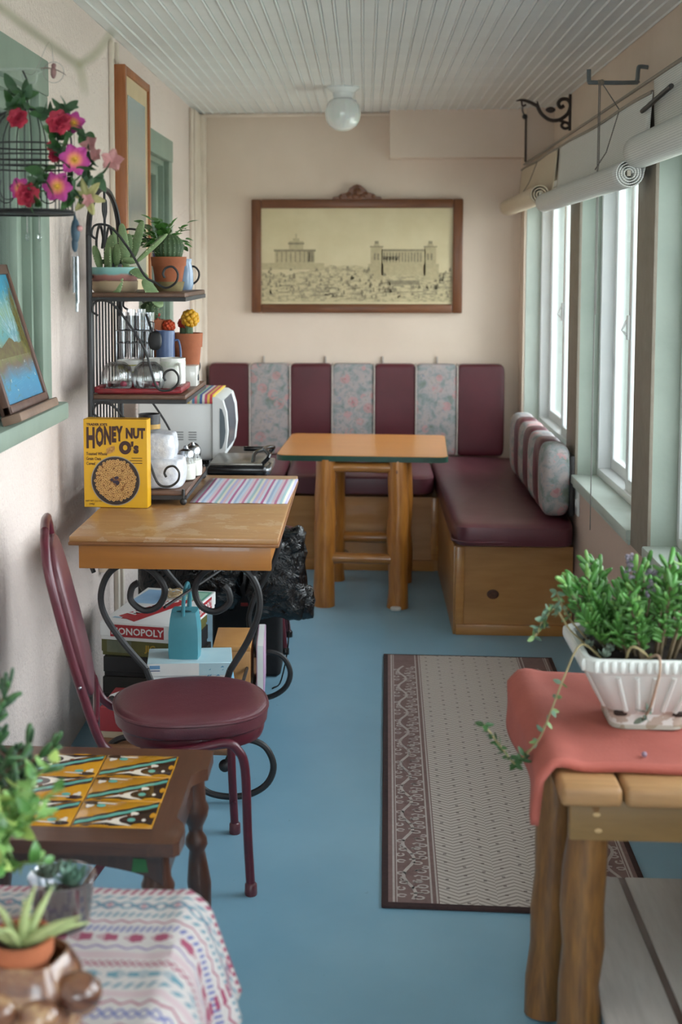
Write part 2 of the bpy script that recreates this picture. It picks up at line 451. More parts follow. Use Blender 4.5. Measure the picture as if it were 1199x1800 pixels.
# ================================================================== BENCH CORNER
M_ply = wood('amber_plywood', H('bd8a50'), H('a26f3a'), 'x', 5, .38, 3, knots=True, coat=.25)
M_ply_y = wood('amber_plywood_side', H('b0824f'), H('97693c'), 'y', 5, .38, 3, coat=.25)
M_pine = wood('honey_pine_trim', H('c08a4a'), H('a8703a'), 'x', 10, .35, 1.5, coat=.2)
def leather(name, a, b, rough=.36):
    t = NT(name); v = t.coord('Object'); n = t.noise(v, 4, 4)
    t.color(t.ramp(n, [(.3, a), (.7, b)])); t.bump(t.noise(v, 6, 4, .6)*.75 + t.voro(v, 260)*.12, .22, .012); return t.p(rough=rough, spec=.5)
M_maroon = leather('maroon_vinyl', H('48171f'), H('561e27'))
M_maroon2 = leather('maroon_vinyl_seat', H('542b33'), H('62343b'), .33)
def floral():
    t = NT('floral_cloth'); v = t.coord('Object', (1, 1, 1))
    n = t.noise(v, 16, 4, .6, .6); n2 = t.noise(v, 21, 3, .6, 1.2); n3 = t.noise(v, 60, 3)
    c = t.ramp(n, [(.30, H('6d766a')), (.42, H('848c8c')), (.52, H('9f9797')), (.62, H('a89b97')), (.72, H('7f8896'))])
    vr = t.voro(t.coord('Object'), 11); ro = (vr < .36)*(n2 > .46)
    c = t.mix(ro*.65, c, H('b98685')); c = t.mix((vr < .15)*(n2 > .5)*.6, c, H('a3616a'))
    c = t.mix((n3 > .6)*.35, c, H('67756a')); t.color(c); t.bump(n3, .1, .002); return t.p(rough=.85)
M_flor = floral()
M_pipe = mat('pale_piping', H('bdb4ab'), H('a39a92'), 30, .7)

# back bench
t = thing('storage_bench', 'long amber plywood storage bench along the wall under the big framed engraving', 'bench', (-.3, 7.6, 0))
part(MB().box((XL+.055, 7.22, 0), (.425, YB-.01, .415)), 'body', M_ply, t)
part(MB().box((XL+.055, 7.205, 0), (.40, 7.22, .06), .003), 'kick_board', M_pine, t)
part(MB().box((.38, 7.208, .06), (.42, 7.22, .415), .003), 'corner_trim', M_pine, t)
t = thing('storage_bench', 'short amber plywood storage bench below the windows with a knot in its end panel', 'bench', (.69, 6.9, 0))
part(MB().box((.43, 5.965, 0), (.962, YB-.21, .415)), 'body', M_ply, t)
part(MB().box((.43, 5.95, 0), (.962, 5.965, .05), .003), 'kick_board', M_pine, t)
part(MB().box((.427, 5.95, .05), (.467, 5.965, .413), .003), 'corner_trim', M_pine, t)
part(MB().box((.418, 5.96, 0), (.43, 7.18, .415), .002), 'side_panel', M_ply_y, t)
kn = MB().lathe([(.001, 0), (.010, .001), (.016, .0012), (.024, .0008), (.028, 0)], n=20); 
o = share(meshdata(kn, 'knot', mat('dark_knot', H('3f2010'), H('5a3018'), 60, .5)), 'knot', t, TRS((.60-.69, 5.9645-6.9, .19), (R(90), 0, 0), (1, .8, 1)))
# cushions
for i, (a, b) in enumerate(((-.94, -.44), (-.43, .40))):
    m = MB().super(((a+b)/2, 7.59, .480), (b-a, .82, .125), (.28, .22), 40, 14)
    solo(m, 'seat_cushion', M_maroon2, ['maroon vinyl seat cushion of the back bench beside the microwave counter', 'maroon vinyl seat cushion of the back bench behind the log table'][i], 'cushion', ((a+b)/2, 7.59, .415))
m = MB().super((.685, 6.93, .48), (.555, 2.17, .13), (.30, .16), 56, 16)
for p in m.v:   # soft dip and pull towards the front lip
    p.z += .006*math.sin(p.y*9)*math.cos(p.x*11) if p.z > .48 else 0
t = thing('seat_cushion', 'long maroon vinyl seat cushion on the bench below the windows', 'cushion', (.685, 6.93, .415))
part(m, 'pad', M_maroon2, t)
part(MB().tube([(.425, 7.9, .455), (.415, 6.2, .455), (.43, 5.875, .455), (.68, 5.855, .455), (.935, 5.875, .455)], .006, 6, sm=4), 'piping', M_maroon2, t)
# back rest of seven panels
xs = [-.955, -.702, -.452, -.192, .066, .322, .574, .86]
t = thing('bench_backrest', 'tall bench backrest of alternating maroon vinyl and floral cloth panels', 'backrest', (-.05, 8.08, .53))
for i in range(7):
    a, b = xs[i], xs[i+1]; fl = i % 2 == 1
    part(MB().super(((a+b)/2, 8.075, .812), (b-a+.004, .11, .565), (.16, .14), 28, 14), 'back_panel', M_flor if fl else M_maroon, t)
    if i: part(MB().tube([(a, 8.018, .535), (a, 8.018, 1.085), (a, 8.08, 1.092)], .0045, 6), 'piping', M_pipe, t)
for x in (-.62, -.235, .12, .455):
    part(MB().box((x-.004, 8.118, 1.08), (x+.004, 8.129, 1.135)), 'hanging_strap', M_pipe, t)
t = thing('bench_backrest', 'low row of fat floral and maroon back pads under the window sill', 'backrest', (.9, 6.6, .53))
n = 7; y0, y1 = 5.93, 7.32; dy = (y1-y0)/n
for i in range(n):
    yc = y0+dy*(i+.5)
    part(MB().super((.878, yc, .722), (.135, dy+.018 if i % 2 == 0 else dy-.004, .335), (.5, .55), 24, 16), 'back_pad', M_flor if i % 2 == 0 else M_maroon2, t)
part(MB().box((.935, y0+.01, .56), (.962, y1, .84), .01), 'backing_board', M_black, t)

# ------------------------------------------------------------------ log table
M_lam = wood('orange_laminate', H('d08d45'), H('c27f3a'), 'x', 5, .28, 1.5, coat=.3)
M_log = wood('varnished_log', H('c07f38'), H('935820'), 'z', 14, .33, 2.5, knots=True, coat=.35)
M_log_x = wood('varnished_log_rung', H('b57a3a'), H('8f5826'), 'x', 14, .33, 2.5, coat=.35)
M_log_y = wood('varnished_log_rail', H('b57a3a'), H('8f5826'), 'y', 14, .33, 2.5, coat=.35)
M_green = mat('dark_green_edge', H('1f4a3b'), H('18392e'), 20, .4)
t = thing('log_table', 'square table with orange top, green edge and peeled log legs', 'table', (.01, 6.83, 0), R(-2.5))
def rrect(w_, d_, r, n=5):
    o = []
    for cx, cy, a0 in ((w_/2-r, d_/2-r, 0), (-w_/2+r, d_/2-r, 90), (-w_/2+r, -d_/2+r, 180), (w_/2-r, -d_/2+r, 270)):
        o += [(cx+r*math.cos(R(a0+90*k/n)), cy+r*math.sin(R(a0+90*k/n))) for k in range(n+1)]
    return o
part(MB().prism(rrect(.845, .84, .05), .745, .762), 'table_top', M_lam, t)
part(MB().prism(rrect(.853, .848, .052), .733, .7595), 'edge_band', M_green, t)
def log(p0, p1, r, seed):
    q = random.Random(seed); k = 9; p0, p1 = Vector(p0), Vector(p1)
    pts = [p0.lerp(p1, i/(k-1)) + Vector((q.uniform(-.004, .004), q.uniform(-.004, .004), 0)) for i in range(k)]
    return MB().tube(pts, [r*q.uniform(.93, 1.06) for _ in range(k)], 14)
lg = {}
for i, (x, y) in enumerate(((-.185, -.40), (.185, -.40), (-.165, .14), (.20, .14))):
    part(log((x, y, 0), (x*.97, y+.02*(1 if y < 0 else -1), .735), .052, i), 'leg', M_log, t)
for i, (z, y, r) in enumerate(((.70, -.385, .026), (.245, -.40, .028), (.70, .13, .026), (.24, .14, .028))):
    part(log((-.17, y, z), (.18, y, z), r, 10+i), 'rung', M_log_x, t)
for i, x in enumerate((-.18, .19)):
    part(log((x, -.38, .33), (x, .12, .33), .026, 20+i), 'rail', M_log_y, t)
solo(MB().super((.165, 6.36, .010), (.055, .04, .02), (.6, .8), 14, 8), 'furniture_pad', mat('white_felt', H('d8d6cf'), None, 30, .9), 'small white wad on the floor in front of a log table leg', 'floor pad', (.165, 6.36, 0))

# ------------------------------------------------------------------ framed engraving
M_walnut = wood('walnut_frame', H('7a4b2b'), H('5b351d'), 'x', 16, .35, 1.5)
M_walnut_z = wood('walnut_frame_upright', H('7a4b2b'), H('5b351d'), 'z', 16, .35, 1.5)
def paper():
    t = NT('aged_engraving_paper'); v = t.coord('Object'); x, y, z = t.sep(v)
    n = t.noise(v, 6, 4); c = t.ramp(n, [(.3, H('c4b58c')), (.7, H('cfc19a'))])
    t.color(c); return t.p(rough=.35)
def sketch():
    t = NT('grey_etched_sketch'); v = t.coord('Object', (1, 1, 2.2)); n = t.noise(v, 38, 5, .7)
    t.color(t.ramp(n, [(.36, H('8a8068')), (.45, H('a89b78')), (.55, H('c0b28a'))])); return t.p(rough=.4)
M_pap, M_ske = paper(), sketch()
M_ink = mat('etching_ink', H('7d745c'), H('958a6c'), 50, .5)
M_ink2 = mat('pale_etching_ink', H('aa9d7a'), H('b8aa84'), 50, .5)
PX0, PX1, PZ0, PZ1 = -.695, .603, 1.405, 2.103
t = thing('framed_engraving', 'wide walnut framed engraving of an old city with a carved crest on top', 'picture', (-.045, 8.12, 1.40))
fw = .065; yb, yf = 8.128, 8.088
for q, m_ in (((PX0+fw-.005, yf+.001, PZ1-fw+.01), (PX1-fw+.005, yb, PZ1)), M_walnut), (((PX0+fw-.005, yf+.001, PZ0), (PX1-fw+.005, yb, PZ0+fw-.01)), M_walnut), (((PX0, yf, PZ0), (PX0+fw-.005, yb, PZ1)), M_walnut_z), (((PX1-fw+.005, yf, PZ0), (PX1, yb, PZ1)), M_walnut_z):
    part(MB().box(*q, .008), 'frame_rail', m_, t)
cr = [(-.155, 0), (-.145, .018), (-.115, .022), (-.10, .036), (-.06, .046), (-.045, .072), (-.02, .088), (0, .094), (.022, .088), (.05, .066), (.065, .046), (.10, .036), (.118, .020), (.145, .018), (.155, 0)]
mx = Matrix.Translation((-.045, 8.118, PZ1-.004)) @ Matrix.Rotation(R(90), 4, 'X')
ms = MB().prism(cr, 0, .022, mx)
for (cx, cz, r) in ((-.10, .018, .014), (.10, .018, .014), (-.05, .03, .018), (.05, .03, .018), (0, .05, .026), (-.02, .02, .016), (.02, .02, .016), (0, .078, .012)):
    ms.ball((-.045+cx, 8.098, PZ1-.004+cz), r, 10, (1, .5, 1))
part(ms, 'carved_crest', M_walnut, t)
pp = part(MB().box((PX0+.05, 8.108, PZ0+.045), (PX1-.05, 8.125, PZ1-.045)), 'print', M_pap, t)
ys = 8.107
def sk(poly, mat_, dy=0.0):   # flat drawing on the print, x/z fractions of the print
    a, b, c, d = PX0+.062, PX1-.062, PZ0+.058, PZ1-.058
    m = MB(); m.add([(a+(b-a)*x, ys-dy, c+(d-c)*z) for x, z in poly], [list(range(len(poly)))])
    o_ = part(m, 'drawing', mat_, pp, flat=True); o_['kind'] = 'stuff'; return o_
def multi(polys, mat_, dy):
    a, b, c, d = PX0+.062, PX1-.062, PZ0+.058, PZ1-.058; m = MB()
    for poly in polys: m.add([(a+(b-a)*x, ys-dy, c+(d-c)*z) for x, z in poly], [list(range(len(poly)))])
    o_ = part(m, 'drawing', mat_, pp, flat=True); o_['kind'] = 'stuff'; return o_
q = random.Random(5)
sky = [(0, .02), (1, .02), (1, .30)] + [(1-i/30, .30+.04*q.random()+.10*max(0, 1-abs(1-i/30-.45)/.3)) for i in range(31)] 
sk(sky, M_ske, .0004)
rect = lambda x0, x1, z0, z1: [(x0, z0), (x1, z0), (x1, z1), (x0, z1)]
multi([rect(.07, .28, .43, .565), rect(.145, .22, .565, .66), rect(.165, .20, .66, .69), rect(.178, .186, .69, .74), rect(.0, .33, .36, .43)], M_ink2, .0008)
multi([rect(.065, .285, .55, .572), rect(.24, .275, .44, .55), rect(.14, .225, .625, .645)] + [rect(.08+.024*i, .085+.024*i, .44, .55) for i in range(8)], M_ink, .0012)
multi([rect(.575, .635, .42, .60), rect(.855, .915, .42, .60), rect(.59, .62, .60, .63), rect(.87, .90, .60, .63), rect(.63, .86, .30, .575), rect(.56, .64, .25, .42), rect(.85, .93, .25, .42)], M_ink2, .0008)
multi([rect(.635, .855, .555, .572), rect(.635, .72, .46, .50), rect(.66, .83, .20, .245), rect(.595, .615, .63, .66), rect(.875, .895, .63, .66), rect(.57, .64, .595, .607), rect(.85, .92, .595, .607)] + [rect(.64+.016*i, .647+.016*i, .44, .54) for i in range(13)] + [rect(.59+.018*i, .60+.018*i, .46, .53) for i in range(2)] + [rect(.868+.018*i, .878+.018*i, .46, .53) for i in range(2)], M_ink, .0012)
pol = []
for i in range(150):
    x = q.random(); z = .05+.30*q.random(); h = .02+.035*q.random(); w_ = .004+.006*q.random()
    if .66 < x < .84 and z > .2: continue
    pol.append([(x-w_, z), (x+w_, z+.004), (x+w_*.3, z+h), (x-w_*.5, z+h*.9)])
for i in range(22):
    x = q.random()*.9; z = .04+.2*q.random(); pol.append([(x, z), (x+.05+.05*q.random(), z+.004), (x+.06, z+.014), (x+.01, z+.01)])
multi(pol, M_ink, .0016)
m = MB(); a, b, c, d = PX0+.056, PX1-.056, PZ0+.051, PZ1-.051
pts = [(a+(b-a)*i/60, c) for i in range(60)] + [(b, c+(d-c)*i/32) for i in range(32)] + [(b-(b-a)*i/60, d) for i in range(60)] + [(a, d-(d-c)*i/32) for i in range(32)]
for i, (x, z) in enumerate(pts): m.super((x, 8.104, z), (.014, .006, .012), (1, 1), 6, 4)
part(m, 'bead_edge', mat('ivory_beads', H('c9bc94'), None, 40, .4), t)

# ------------------------------------------------------------------ ceiling lamp
t = thing('ceiling_lamp', 'white opal glass globe lamp on the plank ceiling', 'lamp', (-.115, 6.97, ZC))
part(MB().lathe([(.001, ZC), (.085, ZC), (.085, ZC-.008), (.055, ZC-.03), (.05, ZC-.055), (.052, ZC-.06)], (-.115, 6.97, 0), 32), 'ceiling_mount', M_ceil, t)
opal = NT('opal_glass'); opal.color(H('e4e9e6')); opal.p(rough=.12, spec=.6, coat=.4, sss=.15); M_opal = opal.m
gp = [(.05, .075), (.066, .066), (.082, .045), (.091, .015), (.092, -.01), (.086, -.04), (.07, -.066), (.045, -.084), (.02, -.091), (.001, -.092)]
part(MB().lathe([(r, 2.475+z+.02) for r, z in gp], (-.115, 6.97, 0), 96, rf=lambda a, t_: 1+.022*abs(math.sin(a*10))), 'globe', M_opal, t, sharp=80)

# ================================================================== BAKER'S RACK DESK
M_oak = NT('worn_oak_top'); v = M_oak.coord('Object', (.14, 1, 1)); f_ = M_oak.noise(v, 9, 5, .6, 1.2)*.7 + M_oak.noise(v, 70, 3)*.3
c_ = M_oak.ramp(f_, [(.32, H('a0744a')), (.68, H('b58a5a'))]); wr_ = M_oak.noise(M_oak.coord('Object'), 5, 5, .7)
c_ = M_oak.mix((wr_ > .55)*.35, c_, H('c9b093')); c_ = M_oak.mix((M_oak.noise(M_oak.coord('Object', (.3, 1.4, 1)), 60, 4, .7) > .63)*.35, c_, H('d2bfa6')); M_oak.color(c_); M_oak.bump(f_, .1, .003); M_oak = M_oak.p(rough=.32, coat=.15)
M_oak_edge = wood('oak_edge', H('8a5a30'), H('6f4523'), 'x', 12, .4, 1.2)
M_oak_apron = wood('oak_apron', H('b07435'), H('a0672d'), 'x', 8, .35, 1.5, coat=.2)
M_shelfwood = wood('dark_brown_shelf', H('6b4a36'), H('4f3527'), 'y', 14, .45, 1.2)
t = thing('iron_scroll_desk', 'oak topped wrought iron scroll rack desk standing along the stucco wall', 'desk', (-.57, 4.43, 0))
part(MB().box((-.885, 3.845, .868), (-.252, 5.015, .886), .004), 'desk_top', M_oak, t)
part(MB().box((-.888, 3.84, .857), (-.249, 5.02, .869), .005), 'edge_moulding', M_oak_edge, t)
part(MB().box((-.862, 3.875, .78), (-.275, 3.897, .858), .002), 'front_apron', M_oak_apron, t)
part(MB().box((-.30, 3.897, .79), (-.28, 4.98, .858)), 'side_apron', M_oak_apron, t)
part(MB().box((-.86, 3.897, .79), (-.84, 4.98, .858)), 'side_apron', M_oak_apron, t)
S = 586.0
def dp(px, py, y=3.99):   # drawing grid of the scroll end panel, local units
    return Vector(((px-640)/S, y, 1.7-(py-466)/S))
heartL = [(243, 1208), (200, 1158), (168, 1110), (160, 1070), (175, 1030), (208, 1010), (250, 1020), (278, 1055), (268, 1088), (240, 1098), (216, 1080), (218, 1056), (230, 1046)]
heartR = [(398, 1208), (432, 1150), (452, 1095), (448, 1050), (425, 1018), (390, 1010), (352, 1024), (334, 1055), (345, 1088), (372, 1098), (397, 1082), (396, 1060), (388, 1050)]
lowL = [(243, 1208), (255, 1270), (230, 1320)]
def foot(px, sgn, y):
    pts = [(404, 1352), (430, 1338), (462, 1350), (478, 1384), (468, 1418), (438, 1440), (400, 1446), (362, 1440), (338, 1424)]
    return [dp(p if sgn > 0 else 640-(p-640)-2*320-0, q, y) for p, q in pts]
for y in (3.99, 4.93):
    for h in (heartL, heartR):
        part(MB().tube([dp(a, b, y) for a, b in h], .0105, 8, sm=5), 'scroll', M_black, t)
    part(MB().tube([dp(243, 1208, y), dp(260, 1265, y), dp(240, 1330, y), dp(236, 1350, y)], .0105, 8, sm=5), 'lower_scroll', M_black, t)
    part(MB().tube([dp(398, 1208, y), dp(384, 1265, y), dp(400, 1330, y), dp(404, 1352, y)], .0105, 8, sm=5), 'lower_scroll', M_black, t)
    for sg in (1, -1):
        pts = [(404, 1352), (430, 1338), (462, 1350), (478, 1384), (468, 1418), (438, 1440), (400, 1447), (362, 1442), (338, 1426)]
        pp_ = [dp(p if sg > 0 else 640-p, q_, y) for p, q_ in pts]
        for v in pp_: v.z = max(v.z, .0115)
        part(MB().tube(pp_, .0105, 8, sm=5), 'foot_loop', M_black, t)
        e = dp(404, 1352, y); b = dp(388, 1388, y)
        if sg < 0: e.x = 2*((320-640)/S)-e.x; b.x = 2*((320-640)/S)-b.x
        k = part(MB().tube([e, b], .008, 8), 'finial_stem', M_black, t)
        part(MB().ball(b, .020, 14), 'ball', M_black, k)
part(MB().tube([(-.62, 4.0, .63), (-.36, 4.92, .66)], .005, 6), 'cross_brace', M_black, t)
part(MB().tube([(-.40, 4.0, .30), (-.40, 4.92, .30)], .006, 6), 'side_rail', M_black, t)
part(MB().tube([(-.70, 4.0, .30), (-.70, 4.92, .30)], .006, 6), 'side_rail', M_black, t)
for i in range(3):
    xa = -.83+.15*i
    part(MB().box((xa, 3.955, .172), (xa+.146, 4.97, .192), .003), 'shelf_board', wood('lower_shelf_wood', H('8a6447'), H('6d4c35'), 'y', 10, .5), t)
for i, x in enumerate((-.86, -.31)):
    for y in (3.99, 4.93): part(MB().tube([(x, y, .79), (x+(.02 if i == 0 else -.03), y, .74)], .008, 6), 'mount', M_black, t)

# ------------------------------------------------------------------ wall-side shelf rack standing on the desk
t = thing('shelf_rack', 'black wrought iron three shelf rack with arched back standing on the oak desk', 'rack', (-.765, 4.63, .886))
xb, xf, ya, yb = -.925, -.60, 4.375, 4.93
ZS = (.934, 1.262, 1.608)
for z in ZS:
    part(MB().box((xb, ya, z-.018), (xf, yb, z), .005), 'shelf', M_shelfwood, t)
    part(MB().box((xb, ya-.004, z-.03), (xf, ya+.004, z-.016)).box((xb, yb-.004, z-.03), (xf, yb+.004, z-.016)).box((xf-.006, ya, z-.03), (xf+.002, yb, z-.016)), 'shelf_frame', M_black, t)
for y in (ya, yb):
    part(MB().tube([(xb, y, .886), (xb, y, 1.80)], .010, 8), 'post', M_black, t)
    k = part(MB().tube([(xf-.01, y, .94), (xf-.01, y, .905)], .006, 6), 'foot_stem', M_black, t)
    part(MB().ball((xf-.01, y, .898), .0125, 12), 'ball_foot', M_black, k)
ym = (ya+yb)/2
arch = [(xb, ym-(yb-ya)/2*math.cos(PI*i/16), 1.80+.17*math.sin(PI*i/16)) for i in range(17)]
part(MB().tube(arch, .010, 8), 'arch', M_black, t)
for i in range(1, 10):
    y = ya+(yb-ya)*i/10
    part(MB().tube([(xb, y, .92), (xb, y, 1.60)], .004, 6), 'back_bar', M_black, t)
for z in (.95, 1.25, 1.60, 1.66):
    part(MB().tube([(xb, ya, z), (xb, yb, z)], .005, 6), 'back_rail', M_black, t)
part(MB().tube([(xb, ym, 1.62), (xb, ym, 1.97)], .005, 6), 'arch_bar', M_black, t)
for s_ in (1, -1):
    pts = [(xb, ym+s_*.01, 1.68), (xb, ym+s_*.11, 1.70), (xb, ym+s_*.15, 1.78), (xb, ym+s_*.09, 1.84), (xb, ym+s_*.03, 1.80), (xb, ym+s_*.05, 1.76)]
    part(MB().tube(pts, .005, 6, sm=5), 'arch_scroll', M_black, t)
    part(MB().tube([(xb, ym, 1.86), (xb, ym+s_*.03, 1.89), (xb, ym+s_*.025, 1.93), (xb, ym, 1.92)], .004, 6, sm=5), 'arch_scroll', M_black, t)
def brace(y, zt, zb):
    p = []
    for i in range(13):
        a = R(-60+300*i/12); p.append((xb+.045-.032*math.cos(a+PI)*-1, y, zt-.03-.032*math.sin(a)))
    c = [(xb+.03, y, zt-.055), (xb+.012, y, zt-.04), (xb+.02, y, zt-.01), (xb+.05, y, zt-.004), (xb+.085, y, zt-.02), (xb+.14, y, zt-.09), (xb+.19, y, zt-.175), (xb+.225, y, zb+.03), (xb+.262, y, zb+.012), (xb+.295, y, zb+.03), (xb+.302, y, zb+.06), (xb+.285, y, zb+.082), (xb+.262, y, zb+.078), (xb+.252, y, zb+.06), (xb+.258, y, zb+.045)]
    return MB().tube(c, .0042, 6, sm=5)
for y in (ya, yb):
    for zt, zb in ((1.84, 1.612), (1.585, 1.265), (1.238, .937)): part(brace(y-.006 if y == ya else y+.006, zt, zb), 'scroll_brace', M_black, t)

# ------------------------------------------------------------------ things on the desk
def stripes(name, cols, n, axis='u', rough=.9):
    t = NT(name); uv = t.coord('UV'); x, y, z = t.sep(uv); u = x if axis == 'u' else y
    k = len(cols); f = (u*n).frac()
    t.color(t.ramp(f, [(i/k, c) for i, c in enumerate(cols)], True)); t.bump(t.noise(t.coord('Object'), 400, 2), .2, .002); return t.p(rough=rough)
pal = [H(c) for c in ('d2b3bb', 'c9cbd6', 'b06a90', 'd4d0d8', '9fb0c9', 'bcc8d6', 'd3bcc5', 'c0809a', 'cdcad4', '9db6ba', 'd6d2c2', 'b1abcc')]
M_mat = stripes('pastel_stripes', pal, 3.0)
m = MB().grid(10, 8, lambda u, v: (-.592+.335*u+.012*v, 4.41+.50*v, .8885+.0012*math.sin(u*13+v*7)), lambda u, v: (u, v))
solo(m, 'place_mat', M_mat, 'pastel striped woven place mat on the oak desk top', 'place mat', (-.43, 4.66, .886), solid=.003)
# cereal box
M_yel = mat('yellow_carton', H('d9a514'), H('cf9a10'), 5, .45)
M_brn = mat('brown_print', H('3d1b14'), H('34160f'), 20, .5)
CX, CY = -.829, 4.306
cw, ch, cdp = .218, .300, .055
t = thing('cereal_box', 'yellow cereal carton with brown lettering and a printed bowl of oat rings', 'box', (CX, CY, .886), R(-3), world=False)
part(MB().box((-cw/2, 0, .001), (cw/2, cdp, ch), .0015, 1), 'carton', M_yel, t)
part(MB().box((-cw/2+.10, .004, ch-.0005), (cw/2-.004, .012, ch+.0012)), 'top_flap', mat('flap_brown', H('7a4a1c'), None, 9, .6), t)
FM = lambda x, z, d=.0006: Matrix.Translation((x, -d, z)) @ Matrix.Rotation(R(90), 4, 'X')
text("TRADER JOE'S", .0115, M_brn, t, FM(-.098, .278), bold=.0004, align='LEFT')
for s_, x, z, sz, sx in (('H', -.100, .205, .094, .46), ('O', -.067, .211, .088, .38), ('N', -.039, .218, .080, .42), ('E', -.012, .226, .068, .44), ('Y', .006, .230, .064, .44)):
    text(s_, sz, M_brn, t, FM(x, z), bold=.0042, align='LEFT', sx=sx)
text('NUT', .046, M_brn, t, FM(.036, .238), bold=.0026, align='LEFT', sx=.68)
part(MB().ribbon([(.0145*math.cos(2*PI*i/36), .0160*math.sin(2*PI*i/36)) for i in range(37)], .0135, 0, FM(.034, .205, .0009)), 'ring_letter', M_brn, t, flat=True)
text("'s", .050, M_brn, t, FM(.054, .188), bold=.0025, align='LEFT', sx=.9)
for i, s_ in enumerate(('Toasted Whole', 'Grain Oats', 'Cereal')): text(s_, .0145, M_brn, t, FM(-.100, .178-.0165*i), align='LEFT', sx=.78, bold=.0002)
for i, (a_, b_) in enumerate(((.055, .092), (.049, .092), (.058, .092))): part(MB().ribbon([(a_, 0), (b_, 0)], .0022, 0, FM(0, .170-.0085*i, .0009)), 'small_print', M_brn, t, flat=True)
text('NET WT 12.2 OZ', .0075, M_brn, t, FM(-.104, .020), align='LEFT'); text('(345g)', .0075, M_brn, t, FM(-.092, .010), align='LEFT')
bowl = part(MB().flat([(.083*math.cos(2*PI*i/48), .083*math.sin(2*PI*i/48)) for i in range(48)], FM(.0, .092, .0008)), 'printed_bowl', mat('bowl_print', H('33241c'), H('221711'), 6, .4), t, flat=True)
m = MB()
for r0, r1 in ((.0825, .0845),):
    m.ribbon([(r0*math.cos(2*PI*i/48), r0*math.sin(2*PI*i/48)) for i in range(49)], .0028, 0, FM(0, .092, .0011))
part(m, 'rim_print', mat('rim_print_grey', H('9a9184'), None, 20, .4), t, flat=True)
part(MB().flat([(.069*math.cos(2*PI*i/40), .069*math.sin(2*PI*i/40)) for i in range(40)], FM(.0, .094, .0012)), 'cereal_print', mat('cereal_shadow_print', H('8a5a26'), H('6f451c'), 90, .5), t, flat=True)
m = MB(); q = random.Random(3); cen = []
for i in range(900):
    a, r = q.random()*2*PI, .069*math.sqrt(q.random()); p = (r*math.cos(a), r*math.sin(a))
    if all((p[0]-c[0])**2+(p[1]-c[1])**2 > .0058**2 for c in cen) and r > .017: cen.append(p)
for c in cen[:190]:
    m.ribbon([(c[0]+.0036*math.cos(2*PI*i/9), c[1]+.0036*math.sin(2*PI*i/9)) for i in range(10)], .0030, 0, FM(0, .094, .0016))
k = part(m, 'oat_rings_print', mat('oat_print', H('d3a767'), H('bf8d4c'), 150, .5), t, flat=True)
m = MB()
for i in range(9):
    a, r = q.random()*2*PI, .013*q.random()
    m.flat([(r*math.cos(a)+.006*math.cos(2*PI*j/8), r*math.sin(a)+.0055*math.sin(2*PI*j/8)) for j in range(8)], FM(0, .094, .0018+.00004*i))
part(m, 'berries_print', mat('berry_print', H('3a2a3a'), H('241a28'), 90, .5), t, flat=True)
m = MB()
for i in range(5):
    c = (-.012+.0055*i-.015, .004*i*.55)
    m.flat([(c[0]+.007*math.cos(2*PI*j/10)*.55, c[1]+.0125*math.sin(2*PI*j/10)*(1-.05*abs(i-2))) for j in range(10)], FM(0, .192, .0010+.00004*i))
part(m, 'honey_dipper_print', mat('dipper_print', H('c9964d'), H('8a5a26'), 120, .5), t, flat=True)

# paper plates bag, mug, sugar shakers on bottom shelf
M_bag = mat('crinkled_clear_bag', H('dfe0e4'), H('c3c5cf'), 60, .25, .9, 45)
t = thing('plate_pack', 'crinkled plastic pack of white paper plates behind the cereal box', 'pack', (-.69, 4.47, .934))
q = random.Random(9)
def crumple(m, a, sd):
    r_ = random.Random(sd); ph = [r_.uniform(0, 6) for _ in range(6)]
    for p in m.v:
        p += Vector((math.sin(p.z*90+ph[0])+math.sin(p.y*70+ph[1]), math.sin(p.z*80+ph[2])+math.sin(p.x*60+ph[3]), math.sin(p.x*75+ph[4])+math.sin(p.y*65+ph[5])))*a
    return m
part(crumple(MB().super((-.695, 4.475, .985), (.155, .16, .105), (.3, .5), 40, 20), .0016, 1), 'lower_bundle', M_bag, t)
part(crumple(MB().super((-.715, 4.48, 1.075), (.135, .145, .10), (.35, .5), 40, 20), .0022, 2), 'upper_bundle', M_bag, t)
t = thing('plate_pack', 'tall wrapped pack of plates holding up the dark banded mug', 'pack', (-.79, 4.72, .934))
part(crumple(MB().super((-.80, 4.74, 1.0), (.17, .17, .135), (.3, .5), 36, 16), .0015, 4), 'bundle', M_bag, t)
def mug(name, c, r, h, mat_, label, cat='mug', group=None, hd=None, band=None, hole=True):
    t = thing(name, label, cat, c, 0, group, world=False)
    b = part(MB().lathe([(r*.86, 0), (r, .004), (r, h), (r*.93, h), (r*.92, .008), (.001, .007)], n=28), 'body', mat_, t)
    if hd is not None:
        dx, dy = math.cos(hd), math.sin(hd)
        part(MB().tube([(dx*rr, dy*rr, zz) for rr, zz in ((r*.96, h*.82), (r*1.45, h*.80), (r*1.65, h*.5), (r*1.4, h*.22), (r*.96, h*.18))], r*.12, 8, sm=4), 'handle', mat_, t)
    for z0, z1, mm in (band or []):
        part(MB().lathe([(r*1.004, z0*h), (r*1.008, (z0+z1)/2*h), (r*1.004, z1*h)], n=28, cap=False), 'band', mm, t)
    return t
M_wht = mat('white_glaze', H('e6e4dd'), H('dddbd4'), 8, .2, coat=.3)
M_char = mat('charcoal_glaze', H('3f3d40'), H('2f2d30'), 18, .35)
mug('mug', (-.785, 4.74, 1.068), .040, .088, M_char, 'dark mug with yellow and red bands on a wrapped pack', band=[(.38, .58, mat('yellow_glaze', H('c79a4a'), None, 30, .3)), (.0, .38, mat('red_glaze', H('9a2a24'), None, 30, .3))])
M_glass = NT('clear_glass'); M_glass.color((.96, .98, .98)); M_glass.p(rough=.03, trans=1.0, ior=1.45); M_glass = M_glass.m
